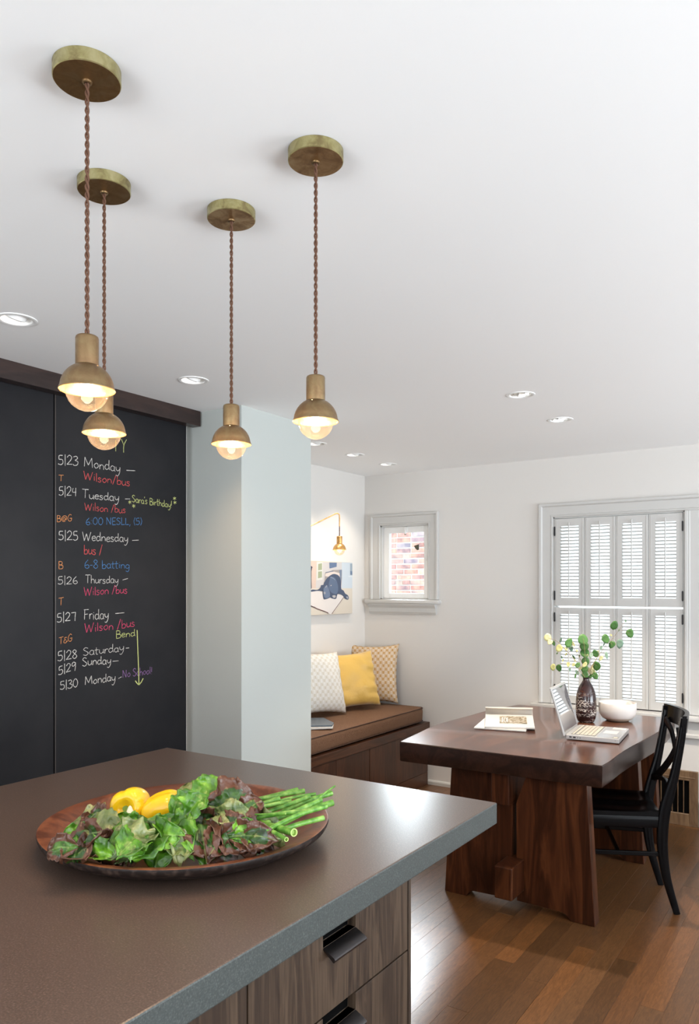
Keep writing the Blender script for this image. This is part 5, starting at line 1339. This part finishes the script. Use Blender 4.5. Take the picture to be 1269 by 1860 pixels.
pr('print_dog', [((.045,.065,.12), [(110,915),(150,900),(260,905),(330,850),(345,800),(400,790),(420,730),(500,620),(600,550),(680,545),(760,590),(800,700),(810,880),(860,920),(900,990),(960,1030),(985,1090),(965,1130),(900,1110),(850,1050),(790,1010),(720,1010),(690,1110),(600,1105),(560,1080),(520,1100),(460,1120),(400,1115),(378,970),(390,945),(260,930),(120,950)]),
 ((.085,.12,.20), [(560,600),(650,620),(710,720),(740,880),(700,1000),(600,980),(540,900),(520,780)]),
 ((.12,.16,.25), [(400,880),(460,800),(500,830),(540,940),(545,1060),(460,1100),(405,1040)]),
 ((.20,.24,.32), [(560,605),(640,640),(680,700),(640,660),(560,620)]),
 ((.42,.40,.40), [(560,800),(585,795),(580,815),(562,815)]), ((.42,.40,.40), [(600,1040),(640,1030),(680,1040),(670,1085),(620,1085)]), ((.30,.30,.33), [(395,960),(440,950),(445,1000),(410,1005)]),
 ((.30,.30,.33), [(440,840),(475,800),(480,815),(450,860)]), ((.25,.27,.32), [(920,1060),(960,1060),(970,1110),(930,1100)])], .0036)

# ------------------------------------------------------------------ swing-arm wall lamp
LPx = Vector((-2.99,4.34,0)); zt_ = 2.035
wl = empty('wall_lamp', (XL,3.90,1.76), 'gold swing-arm wall lamp hanging over the dog picture', 'wall lamp')
bm = bmesh.new(); blathe(bm, [(0,0),(.035,0),(.035,.014),(.030,.018),(0,.018)], (0,0,0), 32)
bmesh.ops.transform(bm, matrix=Matrix.Translation((XL+.0005,3.90,1.76)) @ Matrix.Rotation(R(90),4,'Y'), verts=bm.verts[:]); finish('wall_plate', bm, M['brass_gold'], wl, True)
arm = [Vector((XL+.015,3.90,1.76)), Vector((XL+.03,3.905,1.772)), Vector((-3.02,4.30,2.022)), Vector((-3.003,4.322,2.035)), Vector((-2.992,4.337,2.030)), Vector((-2.99,4.34,2.012)), Vector((-2.99,4.34,1.945))]
tube('arm', catmull(arm[:3],4)[:-1] + catmull(arm[2:],5), .0042, M['brass_gold'], wl, 10)
bm = bmesh.new(); twisted(bm, Vector((LPx.x,LPx.y,1.946)), Vector((LPx.x,LPx.y,1.878)), .002,.0021,.024); finish('cord', bm, M['cord'], wl, True, 0)
dz = 1.878-1.963
lathe('socket_cup', [(.004,1.9635),(.0165,1.9635),(.0188,1.962),(.0198,1.959),(.0198,1.912),(.0175,1.912)], (LPx.x,LPx.y,dz), M['brass_gold'], wl, 32)
prof = [(.0452*math.sin(R(22)+(R(84)-R(22))*k_/10), 1.870+.0452*math.cos(R(22)+(R(84)-R(22))*k_/10)) for k_ in range(11)] + [(.0472,1.869),(.0476,1.8678)]
o = lathe('dome_shade', prof, (LPx.x,LPx.y,dz), M['brass_gold'], wl, 48); so = o.modifiers.new('t','SOLIDIFY'); so.thickness = .001; so.offset = -1
prof = [(.010,1.914),(.012,1.905)] + [(.037*math.sin(R(a_)), 1.868+.037*math.cos(R(a_))) for a_ in range(24,181,12)]; prof[-1] = (0,1.831)
bb = lathe('bulb', prof, (LPx.x,LPx.y,dz), M['bulb'], wl, 32)
prof = [(0,1.902)] + [(.017*math.sin(R(a_)), 1.878+.017*math.cos(R(a_))) for a_ in range(45,181,15)]; prof[-1] = (0,1.861)
lathe('bulb_core', prof, (LPx.x,LPx.y,dz), M['filament'], bb, 20)
l_ = bpy.data.lights.new('wall_lamp_glow','POINT'); l_.energy = 2.0; l_.color = (1,.78,.52); l_.shadow_soft_size = .015
lo = bpy.data.objects.new('wall_lamp_glow', l_); link(lo, wl); lo.location = Vector((LPx.x,LPx.y,1.856+dz)) - wl.location

# ------------------------------------------------------------------ wooden floor vent in the window wall
X0v, X1v = -1.19, -.848; Z1v = .352
ve = empty('wall_vent', ((X0v+X1v)/2, YF, 0), 'oak-framed wall vent with vertical black slots, low on the window wall behind the chair', 'vent')
bm = bmesh.new(); fw_ = .052
for q in ((X0v,X0v+fw_,0,Z1v),(X1v-fw_,X1v,0,Z1v),(X0v+fw_,X1v-fw_,0,.078),(X0v+fw_,X1v-fw_,Z1v-.062,Z1v)): bbox(bm, q[0],q[1],YF-.022,YF-.001,q[2],q[3],.002)
for q in ((X0v+.018,X1v-.018,Z1v-.045,Z1v-.040),): bbox(bm, q[0],q[1],YF-.0245,YF-.021,q[2],q[3],.001)
finish('vent_frame', bm, M['oak_vent'], ve)
box('vent_void', X0v+fw_,X1v-fw_,YF-.006,YF-.001,.078,Z1v-.062, M['dark'], ve)
ns = 7
for i in range(1, ns):
    x = X0v+fw_ + (X1v-X0v-2*fw_)*i/ns; box('vent_bar', x-.0022,x+.0022,YF-.018,YF-.0065,.078,Z1v-.062, M['oak_vent'], ve)
lathe('screw', [(0,0),(.003,0),(.003,.001),(0,.0015)], (0,0,0), mat('screw_steel',(.8,.8,.8),.2,1), ve, 12).matrix_local = Matrix.Translation(Vector((X1v-.014,YF-.022,.19))-ve.location) @ Matrix.Rotation(R(90),4,'X')
